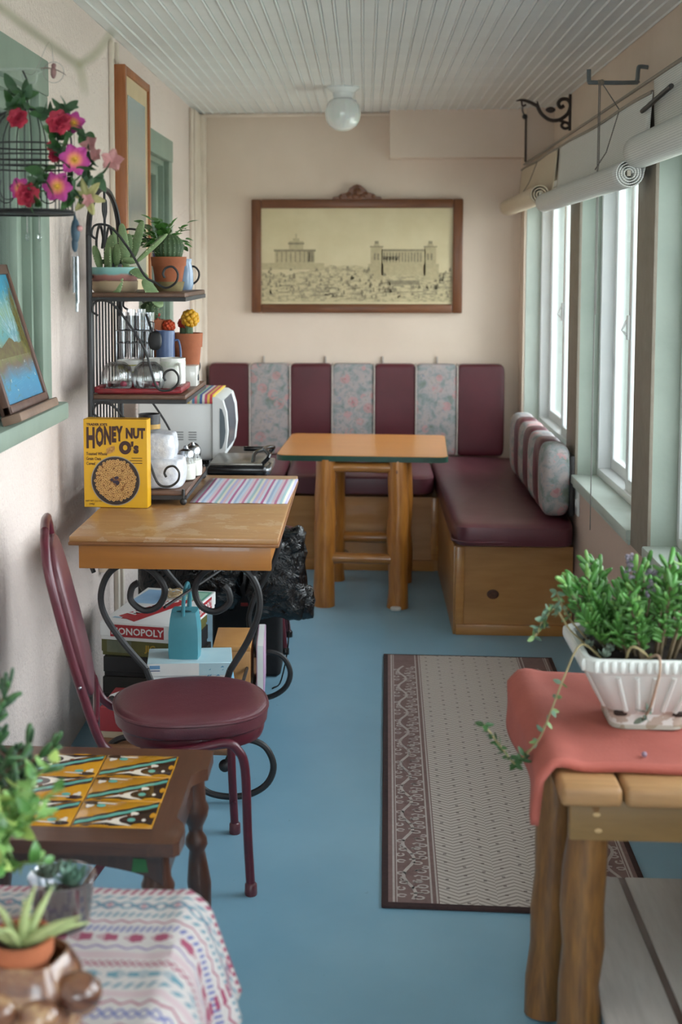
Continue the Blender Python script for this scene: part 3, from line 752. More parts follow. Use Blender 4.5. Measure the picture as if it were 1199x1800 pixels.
M_chrome = mat('dull_chrome', H('b9bcc0'), H('9a9da2'), 30, .25, metal=1.0)
M_sugar = mat('white_sugar', H('ece9df'), H('e2ded2'), 90, .9)
for (x, y), lb in (((-.632, 4.60), 'glass sugar shaker with chrome lid beside the lower plate pack'), ((-.620, 4.69), 'glass sugar shaker with chrome lid nearer the microwave than its twin')):
    t = thing('sugar_shaker', lb, 'shaker', (x, y, .934), 0, 'glass sugar shakers on the bottom shelf', world=False)
    part(MB().lathe([(.029, 0), (.036, .006), (.038, .03), (.036, .055), (.028, .078), (.027, .09)], n=24), 'jar', glass_m('shaker_glass', (.97, .98, .98), .15, .35), t)
    part(MB().lathe([(.028, .003), (.034, .007), (.036, .03), (.0345, .062), (.001, .064)], n=24), 'sugar', M_sugar, t)
    part(MB().lathe([(.030, .084), (.030, .098), (.025, .108), (.010, .114), (.006, .124), (.001, .125)], n=24), 'lid', M_chrome, t)

# ------------------------------------------------------------------ middle shelf
zm = 1.262
M_red = mat('red_tray', H('8e2028'), H('701820'), 40, .4)
t = thing('tray', 'shallow red lattice tray under the glass mugs on the middle shelf', 'tray', (-.765, 4.47, zm))
part(MB().box((-.905, 4.395, zm), (-.63, 4.60, zm+.006), .002), 'tray_base', M_red, t)
for a, b in (((-.915, 4.385, zm+.004), (-.895, 4.61, zm+.026)), ((-.64, 4.385, zm+.004), (-.615, 4.61, zm+.026)), ((-.91, 4.383, zm+.004), (-.62, 4.395, zm+.020)), ((-.91, 4.60, zm+.004), (-.62, 4.612, zm+.026))):
    part(MB().box(a, b, .005), 'tray_rim', M_red, t)
def glassmug(x, y, lb):
    t = thing('glass_mug', lb, 'mug', (x, y, zm+.006), 0, 'upturned glass mugs on the red tray', world=False)
    M_gm = glass_m('mug_glass', (.95, .96, .96), .35, .6) if 'mug_glass' not in bpy.data.materials else bpy.data.materials['mug_glass']
    rf = lambda a, q_: 1+.025*math.sin(a*16)
    part(MB().lathe([(.036, 0), (.048, .008), (.0535, .03), (.053, .06), (.046, .082), (.030, .096), (.026, .098), (.001, .098)], n=64, rf=rf), 'bowl', M_gm, t)
    part(MB().lathe([(.034, .001), (.046, .010), (.0505, .03), (.050, .058), (.043, .078), (.026, .09), (.001, .091)], n=64, rf=rf), 'inner_wall', M_gm, t)
    part(MB().tube([(.02, -.043, .078), (.026, -.064, .074), (.028, -.071, .05), (.026, -.062, .026), (.02, -.046, .022)], .006, 8, sm=4), 'handle', M_gm, t)
    part(MB().ball((.030, -.048, .026), .010, 8, (1.2, .4, .9)), 'cherry_print', mat('pink_print', H('a8485c'), None, 20, .4), t)
glassmug(-.852, 4.475, 'upturned ribbed glass mug on the red tray nearest the stucco wall')
glassmug(-.742, 4.475, 'upturned ribbed glass mug on the red tray beside the tall white mug')
mug('mug', (-.668, 4.545, zm+.006), .045, .108, M_wht, 'tall white mug at the outer end of the red tray', hd=R(-60), band=[(.72, .9, mat('faint_green_print', H('c4cdb8'), H('dedcd4'), 120, .3))])
mug('mug', (-.84, 4.66, zm), .046, .098, M_wht, 'white mug with a yellow patch behind the glass mugs', hd=R(80), band=[(.55, .85, mat('yellow_patch', H('a8a352'), H('dedcd4'), 25, .3, lo=.5, hi=.52))])
mug('mug', (-.742, 4.665, zm), .048, .104, M_wht, 'plain white mug between two other white mugs', hd=R(60))
mug('mug', (-.728, 4.775, zm), .034, .198, mat('blue_plastic', H('5c6f95'), H('4c5e82'), 12, .35), 'tall blue plastic cup standing beside the chrome wire rack', hd=R(0), cat='cup')
t = thing('napkin_box', 'small white box at the outer corner of the middle shelf', 'box', (-.635, 4.725, zm))
part(MB().box((-.668, 4.685, zm), (-.602, 4.765, zm+.075), .004), 'body', M_wht, t)
part(MB().ball((-.601, 4.725, zm+.03), .012, 10, (.3, 1, 1)), 'knob', M_char, t)
# wire rack with drinking glasses
t = thing('wire_rack', 'small chrome wire rack full of drinking glasses on the middle shelf', 'rack', (-.82, 4.76, zm))
for z in (.09, .155, .20):
    part(MB().tube([(-.90, 4.715, zm+z), (-.765, 4.715, zm+z), (-.765, 4.80, zm+z), (-.90, 4.80, zm+z)], .0025, 6, closed=True), 'wire_hoop', M_chrome, t)
for i in range(6):
    x = -.90+.027*i
    part(MB().tube([(x, 4.715, zm+.20), (x, 4.715, zm+.09), (x, 4.80, zm+.09), (x, 4.80, zm+.20)], .002, 6), 'wire', M_chrome, t)
for x in (-.90, -.765):
    for y in (4.715, 4.80): part(MB().tube([(x, y, zm), (x, y, zm+.2)], .003, 6), 'leg', M_chrome, t)
part(MB().tube([(-.765, 4.715, zm+.2), (-.76, 4.71, zm+.23), (-.78, 4.71, zm+.235)], .0025, 6), 'end_curl', M_chrome, t)
M_dg = glass_m('tumbler_glass', (.95, .96, .97), .3, .4)
k = 0
for x in (-.88, -.848, -.816, -.784):
    for y in (4.738, 4.777):
        t = thing('drinking_glass', 'clear ribbed drinking glass standing in the chrome wire rack', 'glass', (x, y, zm+.093), 0, 'drinking glasses in the wire rack', world=False)
        part(MB().lathe([(.013, 0), (.014, .004), (.0165, .16+.012*(k % 3)), (.0155, .16+.012*(k % 3)), (.013, .008), (.001, .007)], n=24, rf=lambda a, q_: 1+.03*math.sin(a*10)), 'tumbler', M_dg, t); k += 1
t = thing('utensil', 'black ladle leaning against the blue cup', 'utensil', (-.765, 4.715, zm+.09))
part(MB().super((-.755, 4.70, zm+.165), (.05, .02, .07), (.8, .8), 16, 10), 'ladle_bowl', M_black, t)
part(MB().tube([(-.76, 4.705, zm+.18), (-.79, 4.72, zm+.26)], .005, 6), 'ladle_handle', M_black, t)

# ================================================================== PLANTS
M_terra = mat('terracotta', H('a8603c'), H('8f4e30'), 14, .8, .15, 120)
M_soil = mat('potting_soil', H('3a2c24'), H('221813'), 60, .95, .8, 120)
M_cact = mat('cactus_green', H('8a9f70'), H('6f875a'), 30, .6, .6, 160)
M_cact2 = mat('dark_cactus_green', H('48603a'), H('33482a'), 30, .6, .3, 150)
M_leafd = mat('dark_leaf', H('3f6a36'), H('2b4c27'), 14, .45)
M_leafm = mat('mid_leaf', H('568a3e'), H('3f6c2f'), 14, .4)
M_leafl = mat('light_leaf', H('8aad62'), H('6c9450'), 14, .45)
M_leafg = mat('grey_leaf', H('7f8f80'), H('647567'), 14, .55)
M_spine = mat('pale_spines', H('c9cfa8'), H('b4bd92'), 60, .6)
def pot(t, r0, r1, h, mat_=M_terra, z=0.0, rim=True):
    pr = [(r0, z), (r1*.93, z+h*.72)] + ([(r1, z+h*.72), (r1*1.04, z+h)] if rim else [(r1, z+h)]) + [(r1*.9, z+h), (r1*.86, z+h*.8)]
    part(MB().lathe(pr, n=28, cap=True), 'pot', mat_, t)
    part(MB().lathe([(.001, z+h*.86), (r1*.87, z+h*.84)], n=24, cap=False), 'soil', M_soil, t)
def saucer(t, r, h, mat_): return part(MB().lathe([(r*.85, 0), (r, h), (r*.94, h), (r*.8, .006), (.001, .006)], n=28), 'saucer', mat_, t)
def leafmesh(name, l, w_, mat_, curl=.2, thick=.0, nu=5):
    m = MB()
    def fn(u, v):
        s_ = math.sin(PI*min(1, max(0.02, u**.8*.96+.02)))**.7
        return ((v-.5)*w_*s_, -curl*l*u*u + .12*w_*abs(v-.5)*2*s_, u*l)
    m.grid(nu, 2, fn); return meshdata(m, name, mat_, sharp=180)
def finger(name, l, r, mat_, n=6):
    return meshdata(MB().tube([(0, 0, 0), (0, .02*l, l*.3), (0, .03*l, l*.65), (0, .0, l*.92), (0, -.02*l, l)], [r*.55, r*.9, r, r*.75, r*.25], n), name, mat_, sharp=80)
def rdir(q, up=.5):
    a = q.random()*2*PI; z = up+(1-up)*q.random(); r = math.sqrt(max(0, 1-z*z)); return Vector((r*math.cos(a), r*math.sin(a), z))

zt = 1.608
# striped oval planter with paddle cactus
def band_pot():
    t = NT('striped_clay'); v = t.coord('Object'); x, y, z = t.sep(v); n = t.noise(v, 25, 3)*.012
    t.color(t.ramp((z + n)*10, [(.0, H('8a7660')), (.42, H('a08a6c')), (.47, H('7a4f48')), (.62, H('a0655c')), (.70, H('6fa09a')), (.86, H('86b3ac'))])); return t.p(rough=.6)
t = thing('potted_cactus', 'pale green paddle cactus sprawling from a striped clay bowl', 'cactus', (-.855, 4.465, zt), world=False)
part(MB().lathe([(.07, 0), (.078, .01), (.080, .038), (.076, .040), (.077, .044), (.078, .085), (.070, .085), (.066, .06)], n=32), 'bowl', band_pot(), t)
part(MB().lathe([(.001, .073), (.071, .071)], n=24, cap=False), 'soil', M_soil, t)
pads = [((-.015, .0, .07), (-.02, .0, 1), .085, .028, 10), ((.008, -.01, .09), (.05, 0, 1), .075, .020, 50), ((.045, -.02, .075), (-.1, 0, 1), .16, .018, 80), ((.06, .0, .11), (.25, .2, 1), .14, .017, 30), ((.0, .03, .08), (-.1, .3, 1), .15, .017, 60), ((-.03, .03, .08), (.1, .2, 1), .12, .02, 15), ((.075, -.01, .10), (.85, -.1, .75), .15, .022, 0), ((.045, .0, .12), (.05, .1, 1), .08, .016, 20),
        ((.05, -.02, .085), (.75, -.3, -.42), .085, .026, 15), ((.11, -.055, .045), (.62, -.18, -.95), .115, .028, 20), ((.06, -.03, .10), (.0, -1, .4), .04, .024, 0), ((.03, -.05, .07), (-.15, -.3, -1), .09, .018, 0), ((-.05, .01, .075), (-.3, .2, 1), .09, .018, 0)]
for i, (p, d, l, r, a) in enumerate(pads):
    m = MB().super((0, 0, l/2), (2*r, .016, l), (.8, 1), 16, 10)
    o = share(meshdata(m, 'paddle', M_cact), 'paddle', t, aim(p, d, R(a)))
    sp = MB()
    for s_ in (-1, 1):
        for u in range(1, 10): sp.ball((s_*r*math.sin(PI*min(.97, u/10+.02))**.8, 0, l*u/10), .0022, 5)
    share(meshdata(sp, 'spines', M_spine), 'spines', o, Matrix.Identity(4))
# black pot behind
t = thing('potted_plant', 'tiny trailing plant in a black pot against the arched rack back', 'plant', (-.885, 4.60, zt), world=False)
pot(t, .022, .030, .105, M_black)
lf = leafmesh('leaf', .045, .016, M_leafd, .5)
q = random.Random(2)
for i in range(26): share(lf, 'leaf', t, aim((q.uniform(-.02, .02), q.uniform(-.02, .02), .10), rdir(q, .1), q.random()*6, q.uniform(.8, 1.5)))
# purple-blue pot with christmas cactus
t = thing('potted_plant', 'leafy segmented holiday cactus arching from a purple blue pot', 'plant', (-.735, 4.80, zt), world=False)
pot(t, .035, .045, .15, mat('purple_blue_glaze', H('3f437a'), H('2f3262'), 9, .25), rim=False)
lf = leafmesh('leaf', .040, .026, M_leafm, .25)
q = random.Random(4)
for i in range(46):
    d = rdir(q, .3); p = Vector((q.uniform(-.02, .02), q.uniform(-.02, .02), .15)); 
    for k in range(q.choice((3, 4, 4, 5))):
        share(lf, 'leaf', t, aim(p, d, q.uniform(-.5, .5), q.uniform(.75, 1.1))); p = p+d*.030; d = (d+Vector((0, 0, -.20))).normalized()
# light blue vase next to it
solo(MB().lathe([(.03, 0), (.036, .02), (.034, .07), (.028, .10), (.03, .115), (.026, .115), (.02, .02)], (-.672, 4.875, zt), 24), 'vase', mat('pale_blue_glass', H('8ea3bb'), H('7b90ab'), 8, .2), 'pale blue vase behind the barrel cactus pot', 'vase', (-.672, 4.875, zt))
# barrel cactus in terracotta
t = thing('potted_cactus', 'round ribbed barrel cactus in a terracotta pot on the top shelf', 'cactus', (-.688, 4.60, zt), world=False)
saucer(t, .056, .034, mat('mossy_saucer', H('8a7a52'), H('6b5a3c'), 25, .85))
pot(t, .043, .061, .115, z=.006)
part(MB().lathe([(.030, .10), (.045, .122), (.052, .15), (.047, .178), (.03, .195), (.001, .20)], n=72, rf=lambda a, s_: 1+.055*math.cos(a*18)), 'barrel', M_cact2, t, sharp=80)
sp = MB()
for i in range(18):
    for k in range(5):
        a = 2*PI*i/18; z = .118+.016*k; r = .05*math.sqrt(max(.05, 1-((z-.15)/.055)**2))+.003
        sp.tube([(r*math.cos(a), r*math.sin(a), z), ((r+.006)*math.cos(a), (r+.006)*math.sin(a), z+.003)], .0006, 3)
part(sp, 'spines', M_spine, t)
# middle shelf plants
t = thing('potted_cactus', 'grafted cacti with orange, red and yellow heads in a terracotta pot', 'cactus', (-.665, 4.862, 1.262), world=False)
pot(t, .045, .062, .185)
def grafted(x, y, h, r, hue, lean):
    st = part(MB().lathe([(.013, .15), (.015, .17), (.014, .17+h)], (x, y, 0), 18, rf=lambda a, s_: 1+.16*math.cos(a*3)), 'stalk', M_cact2, t)
    hd = MB(); q_ = random.Random(int(x*1e4)); c = Vector((x+lean, y, .175+h+r*.45))
    for i in range(34):
        z = 1-2*(i+.5)/34; a = i*2.399963; rr = math.sqrt(1-z*z); d = Vector((rr*math.cos(a), rr*math.sin(a), z))
        hd.ball(c+d*r*.72, r*.30, 8)
    part(hd, 'head', hue, t)
grafted(-.056, -.012, .024, .026, mat('orange_cactus', H('d9562f'), H('b8401f'), 60, .5), -.006)
grafted(-.012, .02, .035, .022, mat('red_cactus', H('c0392a'), H('99281c'), 60, .5), 0)
grafted(.012, -.01, .048, .036, mat('yellow_cactus', H('e0ac2c'), H('cc8f1c'), 60, .5), .006)
t = thing('potted_cactus', 'small round spiny cactus with red buds in a low terracotta pot', 'cactus', (-.80, 4.868, 1.262), world=False)
pot(t, .044, .055, .235)
part(MB().lathe([(.02, .22), (.036, .235), (.040, .262), (.033, .288), (.018, .300), (.001, .303)], n=40, rf=lambda a, s_: 1+.05*math.cos(a*10)), 'body', M_cact2, t)
sp = MB(); q = random.Random(8)
for i in range(160):
    d = rdir(q, -.2); c = Vector((0, 0, .262)); sp.tube([c+d*.037, c+d*.048], .0005, 3)
part(sp, 'spines', M_spine, t)
m = MB()
for i in range(5): m.ball((.03+.004*(i % 2), -.02+.008*i, .235+.018*(i % 3)), .0075, 8)
part(m, 'red_buds', mat('red_buds', H('b84a3c'), H('93362a'), 40, .5), t)

# ================================================================== COUNTER WITH MICROWAVE
M_blk = mat('black_laminate', H('232325'), H('1a1a1c'), 12, .35)
M_appl = mat('white_appliance', H('dcdedd'), H('d4d6d5'), 4, .4)
M_blackp = mat('glossy_black_plastic', H('151517'), H('0f0f11'), 12, .22)
t = thing('counter_table', 'dark counter table against the wall carrying the microwave', 'table', (-.69, 5.55, 0))
part(MB().box((-.96, 5.09, .83), (-.42, 6.02, .86), .004), 'table_top', M_blk, t)
for x in (-.94, -.46):
    for y in (5.47, 5.98): part(MB().box((x-.018, y-.018, 0), (x+.018, y+.018, .83), .003), 'leg', M_blk, t)
part(MB().box((-.93, 5.30, .76), (-.45, 5.32, .83)), 'apron', M_blk, t)
t = thing('microwave', 'white microwave oven on the dark counter table', 'microwave', (-.76, 5.66, .86))
part(MB().box((-.955, 5.46, .875), (-.635, 5.90, 1.148), .012, 3), 'case', M_appl, t)
pr = [(0, .875), (.038, .879), (.055, .92), (.064, 1.0), (.058, 1.08), (.043, 1.13), (.02, 1.144), (0, 1.146)]
m = MB(); n = len(pr)
v = [(-.634+a, y, z) for y in (5.452, 5.905) for a, z in pr]
m.add(v, [list(range(n)), list(reversed(range(n, 2*n)))] + [[i, n+i, n+(i+1) % n, (i+1) % n] for i in range(n)])
d = part(m, 'door', M_appl, t, sharp=30)
m = MB(); pr2 = [(.030, .925), (.040, .93), (.050, .96), (.055, 1.0), (.051, 1.06), (.040, 1.095), (.030, 1.10)]
m.add([(-.634+a, 5.4505, z) for a, z in pr2], [list(range(len(pr2)))])
part(m, 'end_window', mat('smoked_glass', H('6c767c'), H('59636a'), 6, .15), d, flat=True)
m = MB(); m.add([(-.634+a*1.012+.0012, y, z) for y in (5.50, 5.80) for a, z in pr[2:6]], [[i, 4+i, 5+i, i+1] for i in range(3)]); part(m, 'door_glass', _mc['smoked_glass'], d)
for i in range(4):
    for j in range(4):
        x = -.905+.062*j*.9; z = .962+.0105*i
        part(MB().box((x, 5.4585, z), (x+.034, 5.4612, z+.0045)), 'vent', mat('vent_grey', H('8a8c8c'), None, 9, .6), t)
for x in (-.93, -.66):
    for y in (5.49, 5.87): part(MB().lathe([(.012, .86), (.012, .876)], (x, y, 0), 12), 'foot', M_blackp, t)
m = MB().grid(10, 14, lambda u, v: (-.86+.235*u, 5.46+.44*(max(0, v-.12)/.88)-.004*(v < .12), 1.1525-(.035*(1-v/.12) if v < .12 else 0)), lambda u, v: (u, v))
solo(m, 'striped_cloth', stripes('rainbow_stripes', [H(c) for c in ('c0404a', 'd8b84a', 'e0d7c0', '5a86a8', 'd07a86', '8fb59a', '4a5f9a', 'd9d2c6', 'b8506a', 'e0b85a')], 2.2), 'rainbow striped cloth folded over the top of the microwave', 'cloth', (-.74, 5.68, 1.15), solid=.004)
# electric grill
t = thing('electric_grill', 'black electric griddle with handles and chrome trim beside the microwave', 'griddle', (-.48, 5.27, .86))
part(MB().box((-.62, 5.12, .865), (-.385, 5.43, .905), .012, 3), 'base', M_blackp, t)
part(MB().box((-.61, 5.13, .905), (-.40, 5.42, .915), .004), 'plate', mat('grill_steel', H('a39f98'), H('8e8a84'), 9, .3, metal=.8), t)
part(MB().box((-.40, 5.14, .868), (-.366, 5.41, .898), .006), 'chrome_front', M_chrome, t)
part(MB().tube([(-.40, 5.15, .91), (-.372, 5.15, .945), (-.40, 5.25, .958), (-.372, 5.39, .945), (-.40, 5.40, .91)], .008, 8, sm=4), 'handle', M_blackp, t)
part(MB().box((-.50, 5.40, .925), (-.40, 5.42, .945), .006), 'rear_grip', M_blackp, t)
part(MB().tube([(-.41, 5.40, .935), (-.44, 5.28, .935), (-.44, 5.16, .91)], .008, 8, sm=4), 'hinge_arm', M_blackp, t)
for x in (-.60, -.40):
    for y in (5.14, 5.41): part(MB().lathe([(.01, .86), (.01, .868)], (x, y, 0), 10), 'foot', M_blackp, t)
# stool tucked below
t = thing('round_stool', 'maroon padded stool tucked under the dark counter table', 'stool', (-.47, 5.74, 0))
part(MB().super((-.47, 5.74, .49), (.40, .40, .075), (.45, 1), 36, 12), 'seat_pad', M_maroon2, t)
part(MB().lathe([(.185, .435), (.19, .462), (.185, .47)], (-.47, 5.74, 0), 36), 'seat_pan', mat('maroon_enamel', H('5a1f2c'), H('4b1a26'), 14, .3), t)
for a in (45, 135, 225, 315):
    c, s_ = math.cos(R(a)), math.sin(R(a))
    l = part(MB().tube([(-.47+.12*c, 5.74+.12*s_, .44), (-.47+.19*c, 5.74+.19*s_, .008)], .012, 10), 'leg', _mc['maroon_enamel'], t)
    part(MB().lathe([(.017, 0), (.017, .025), (.013, .03)], (-.47+.19*c, 5.74+.19*s_, 0), 12), 'foot_cap', M_blackp, l)
# black bags and case below the counter
M_poly = NT('black_bin_bag'); v = M_poly.coord('Object'); M_poly.color(H('070708')); M_poly.bump(M_poly.noise(v, 16, 4, .6, 2.0), .55, .03); M_poly.p(rough=.14, spec=.6); M_poly = M_poly.m
def bag(c, d, sd, n=44):
    q_ = random.Random(sd); ph = [q_.uniform(0, 6.3) for _ in range(8)]
    m = MB().super((0, 0, 0), d, (.5, .6), n, n//2)
    for p in m.v:
        u = p.normalized(); k = .10*math.sin(7*u.x+ph[0])*math.sin(6*u.z+ph[1])+.07*math.sin(13*u.y+ph[2]+5*u.z)+.05*math.sin(19*u.x+ph[3])*math.sin(17*u.z+ph[4])
        p *= 1+k
    m.v = [p+Vector(c) for p in m.v]; return m
t = thing('bin_bag', 'shiny black plastic bag bulging out beside the oak desk leg', 'bag', (-.36, 5.13, .20))
mm = bag((-.345, 5.16, .455), (.235, .13, .32), 3)
part(mm, 'sack', M_poly, t); part(bag((-.235, 5.17, .35), (.085, .09, .13), 6, 24), 'tied_corner', M_poly, t)
part(bag((-.29, 5.15, .60), (.12, .09, .11), 8, 24), 'gathered_neck', M_poly, t)
solo(bag((-.70, 5.20, .515), (.42, .12, .44), 5), 'bin_bag', M_poly, 'large black plastic bag in shadow behind the board games', 'bag', (-.70, 5.20, .28))
t = thing('black_case', 'soft black case with a red tag standing under the counter behind the shiny bag', 'case', (-.48, 5.35, 0))
part(MB().box((-.62, 5.275, .001), (-.335, 5.43, .40), .02, 3), 'body', mat('black_nylon', H('1a191b'), H('121113'), 60, .8), t)
part(MB().box((-.50, 5.268, .30), (-.445, 5.277, .313), .002), 'red_tag', mat('red_tag', H('a02c28'), None, 9, .6), t)
solo(MB().tube([(-.331, 5.33, .40), (-.30, 5.25, .20), (-.325, 5.16, .03), (-.36, 5.12, .004)], .003, 6, sm=5), 'power_cord', M_blackp, 'thin black cord dangling beside the black case', 'cord', (-.33, 5.2, 0))
# wall socket
t = thing('wall_socket', 'beige socket box with a cord on the stucco wall under the desk', 'socket', (XL, 5.02, .62))
part(MB().box((XL, 4.98, .50), (XL+.05, 5.06, .62), .006), 'box', M_cream, t)
part(MB().tube([(XL+.05, 5.0, .58), (XL+.07, 5.0, .64), (XL+.03, 4.99, .80)], .004, 6, sm=5), 'cord', M_cream, t)

# ================================================================== BOARD GAMES ON LOWER SHELF
zs = .192
def gbox(name, label, c, size, rz, mat_, side=None, lid=True, group=None, cat='game box'):
    t = thing(name, label, cat, c, rz, group, world=False); w_, d_, h_ = size
    if lid:
        part(MB().box((-w_/2+.003, -d_/2+.003, .0), (w_/2-.003, d_/2-.003, h_*.5), .001, 1), 'tray', side or mat_, t)
        part(MB().box((-w_/2, -d_/2, h_*.22), (w_/2, d_/2, h_), .0015, 1), 'lid', mat_, t)
    else: part(MB().box((-w_/2, -d_/2, 0), (w_/2, d_/2, h_), .0015, 1), 'body', mat_, t)
    return t
card = lambda n, h, h2=None: mat(n, H(h), H(h2) if h2 else None, 9, .5)
M_wc = card('white_card', 'e2e2df', 'd8d9d8')
# support stack below the games
gbox('game_box', 'dark closed game box at the bottom of the stack by the wall', (-.74, 4.645, zs), (.28, .48, .075), R(-6), card('dark_card', '2c2a26', '22201d'))
gbox('game_box', 'black game box second from the bottom of the wall side stack', (-.745, 4.645, zs+.075), (.27, .46, .07), R(-6), card('black_card', '1f1e20'))
t = gbox('puzzle_box', 'green and yellow jigsaw box beneath the big white game box', (-.75, 4.645, zs+.145), (.26, .44, .062), R(-9), card('olive_card', '6d6a35', '55542b'))
text('JIG', .030, card('yellow_print', 'c9a63a'), t, Matrix.Translation((.05, -.2215, .022)) @ Matrix.Rotation(R(90), 4, 'X'), bold=.001)
part(MB().box((-.11, -.2212, .012), (-.02, -.2204, .054)), 'picture_print', card('horse_print', '8a8a70', '5d6450'), t)
t = gbox('game_box', 'big white board game box with red title stripe on top of the stack', (-.735, 4.645, zs+.208), (.272, .50, .062), R(-10), M_wc)
M_rp = card('red_print', 'a8242c', '9c2028')
Tz = .0625
part(MB().flat([(-.10, -.16), (-.02, -.225), (.12, .16), (.07, .225)], None, Tz), 'title_stripe', M_rp, t, flat=True)
part(MB().flat([(-.13, .02), (-.03, .02), (.0, .22), (-.12, .22)], None, Tz+.0002), 'blue_print', card('pale_blue_print', '7fa9cf', '9cbfdb'), t, flat=True)
part(MB().flat([(.02, .10), (.13, .10), (.13, .235), (.03, .235)], None, Tz+.0002), 'green_print', card('teal_print', '5f9e84', '79b09a'), t, flat=True)
part(MB().flat([(.045, .12), (.12, .12), (.12, .215), (.05, .215)], None, Tz+.0004), 'pale_print', card('pale_green_print', 'a8cdb8', '8fbfa6'), t, flat=True)
text('MONOPOLY', .055, M_wc, t, Matrix.Translation((.015, .0, Tz+.0006)) @ Matrix.Rotation(R(66), 4, 'Z'), bold=.001)
part(MB().flat([(-.115, -.19), (-.085, -.19), (-.08, -.175), (-.11, -.172)], None, Tz+.0004), 'cyan_mark', card('cyan_print', '8fb6cc'), t, flat=True); part(MB().flat([(-.08, -.195), (-.035, -.195), (-.03, -.168), (-.075, -.168)], None, Tz+.0005), 'red_mark', M_rp, t, flat=True)
for mx, sz in ((Matrix.Translation((.0, -.2505, .022)) @ Matrix.Rotation(R(90), 4, 'X'), .034), (Matrix.Translation((.1365, .10, .022)) @ Matrix.Rotation(R(90), 4, 'Z') @ Matrix.Rotation(R(90), 4, 'X'), .034)):
    b = part(MB().flat([(-.098, -.009), (.098, -.009), (.098, .034), (-.098, .034)], mx), 'title_panel', M_rp, t, flat=True)
    text('MONOPOLY', sz, M_wc, t, mx @ Matrix.Translation((0, 0, .0004)), bold=.0007)
q = random.Random(1); m = MB()
for i in range(7): m.tube([Vector((.02, .12, .07))+Vector((.028*math.cos(a+i*.4), .024*math.sin(a+i), .006*i*.6+.004*math.sin(3*a))) for a in [k*2*PI/14 for k in range(14)]], .0022, 5, closed=True)
tt = tag(share(meshdata(m, 'string_coil', mat('beige_string', H('c8b48e'), H('a8936e'), 80, .9)), 'string_coil', None, Matrix.Translation((-.735, 4.645, zs+.208)) @ Matrix.Rotation(R(-10), 4, 'Z')), 'small loose coil of beige string on the big white game box', 'string')
# front stack: flat boxes under the light blue one
gbox('game_box', 'pale game box at the bottom of the stack under the watering can', (-.575, 4.262, zs), (.28, .17, .100), R(4), card('grey_card', 'b9b6ae'))
gbox('game_box', 'blue puzzle box under the light blue box with the watering can', (-.568, 4.262, zs+.100), (.275, .17, .050), R(8), card('sky_card', '6fa8c6', '86b8d0'), side=M_wc)
t = gbox('game_box', 'light blue and white box with the teal watering can standing on it', (-.575, 4.262, zs+.150), (.28, .17, .055), R(7), card('ice_blue_card', 'a9c9d3', 'bcd6dc'), side=M_wc)
part(MB().flat([(-.139, .013), (.03, .013), (.03, .054), (-.139, .054)], Matrix.Translation((0, -.0854, 0)) @ Matrix.Rotation(R(90), 4, 'X')), 'side_label', M_wc, t, flat=True)
part(MB().flat([(-.132, .036), (-.098, .036), (-.098, .048), (-.132, .048)], Matrix.Translation((0, -.0858, 0)) @ Matrix.Rotation(R(90), 4, 'X')), 'blue_mark', card('mid_blue_print', '6f9cc4'), t, flat=True); part(MB().flat([(-.132, .029), (-.098, .029), (-.098, .032), (-.132, .032)], Matrix.Translation((0, -.0858, 0)) @ Matrix.Rotation(R(90), 4, 'X')), 'navy_mark', card('navy_print', '2f4a78'), t, flat=True)
q = random.Random(4)
m = MB()
for i in range(14): 
    x, y = q.uniform(.04, .135), q.uniform(.006, .05); m.flat([(x, y), (x+.012*q.random()+.003, y+.001), (x+.008, y+.006)], Matrix.Translation((0, -.0855, 0)) @ Matrix.Rotation(R(90), 4, 'X'))
part(m, 'side_print', card('blue_dots', '3f7fa8', '6f9fbb'), t, flat=True)
# watering can
M_teal = mat('teal_enamel', H('4f93a0'), H('43838f'), 7, .4)
t = thing('watering_can', 'teal watering can with an upright loop handle standing on a light blue box', 'watering can', (-.592, 4.265, zs+.205), R(0), world=False)
n = 4; 
pr = [(.052, 0), (.054, .02), (.053, .09), (.048, .135), (.044, .155)]
part(MB().lathe(pr, n=8, rf=lambda a, s_: 1/max(abs(math.cos(a)), abs(math.sin(a)))**.75), 'body', M_teal, t, sharp=25)
part(MB().super((.0, -.022, .1545), (.055, .03, .006), (1, 1), 18, 6), 'filler_opening', mat('dark_teal_inside', H('1c3a40'), None, 9, .6), t)
part(MB().tube([(0, -.046, .145), (.002, -.05, .19), (.006, -.035, .235), (.01, .0, .245), (.012, .035, .20), (.01, .044, .15)], .0065, 8, sm=5), 'loop_handle', M_teal, t)
part(MB().tube([(.0, .048, .05), (.0, .09, .10), (.0, .13, .18)], [.014, .010, .007], 10, sm=4), 'spout', M_teal, t)
# wooden box, pink book, red box, gadget, orange box
M_pinebox = wood('pine_box_side', H('c0905a'), H('a87444'), 'z', 8, .4, 2, knots=True)
t = thing('wooden_box', 'small pine wood box with a knot beside the light blue game box', 'box', (-.457, 4.56, zs), R(2), world=False)
part(MB().box((-.065, -.12, 0), (.065, .12, .168), .003), 'body', M_pinebox, t); part(MB().box((-.066, -.121, .168), (.066, .121, .185), .003), 'lid', mat('pale_pine', H('c49258'), H('b07e48'), 9, .45), t)
share(meshdata(MB().lathe([(.001, .001), (.008, .0012), (.013, .0006), (.015, 0)], n=16), 'knot', _mc['dark_knot']), 'knot', t, TRS((-.015, -.1202, .075), (R(90), 0, 0), (.8, 1.2, 1)))
t = thing('picture_book', 'large thin book with pink and lilac cover leaning at the rack edge', 'book', (-.362, 4.60, zs), R(3), world=False)
part(MB().box((-.014, -.15, 0), (.014, .13, .185), .003), 'cover', mat('lilac_cover', H('b58fb8'), H('c6a5b4'), 5, .4), t); part(MB().box((-.010, -.151, .003), (.010, .128, .1855)), 'pages', M_wc, t)
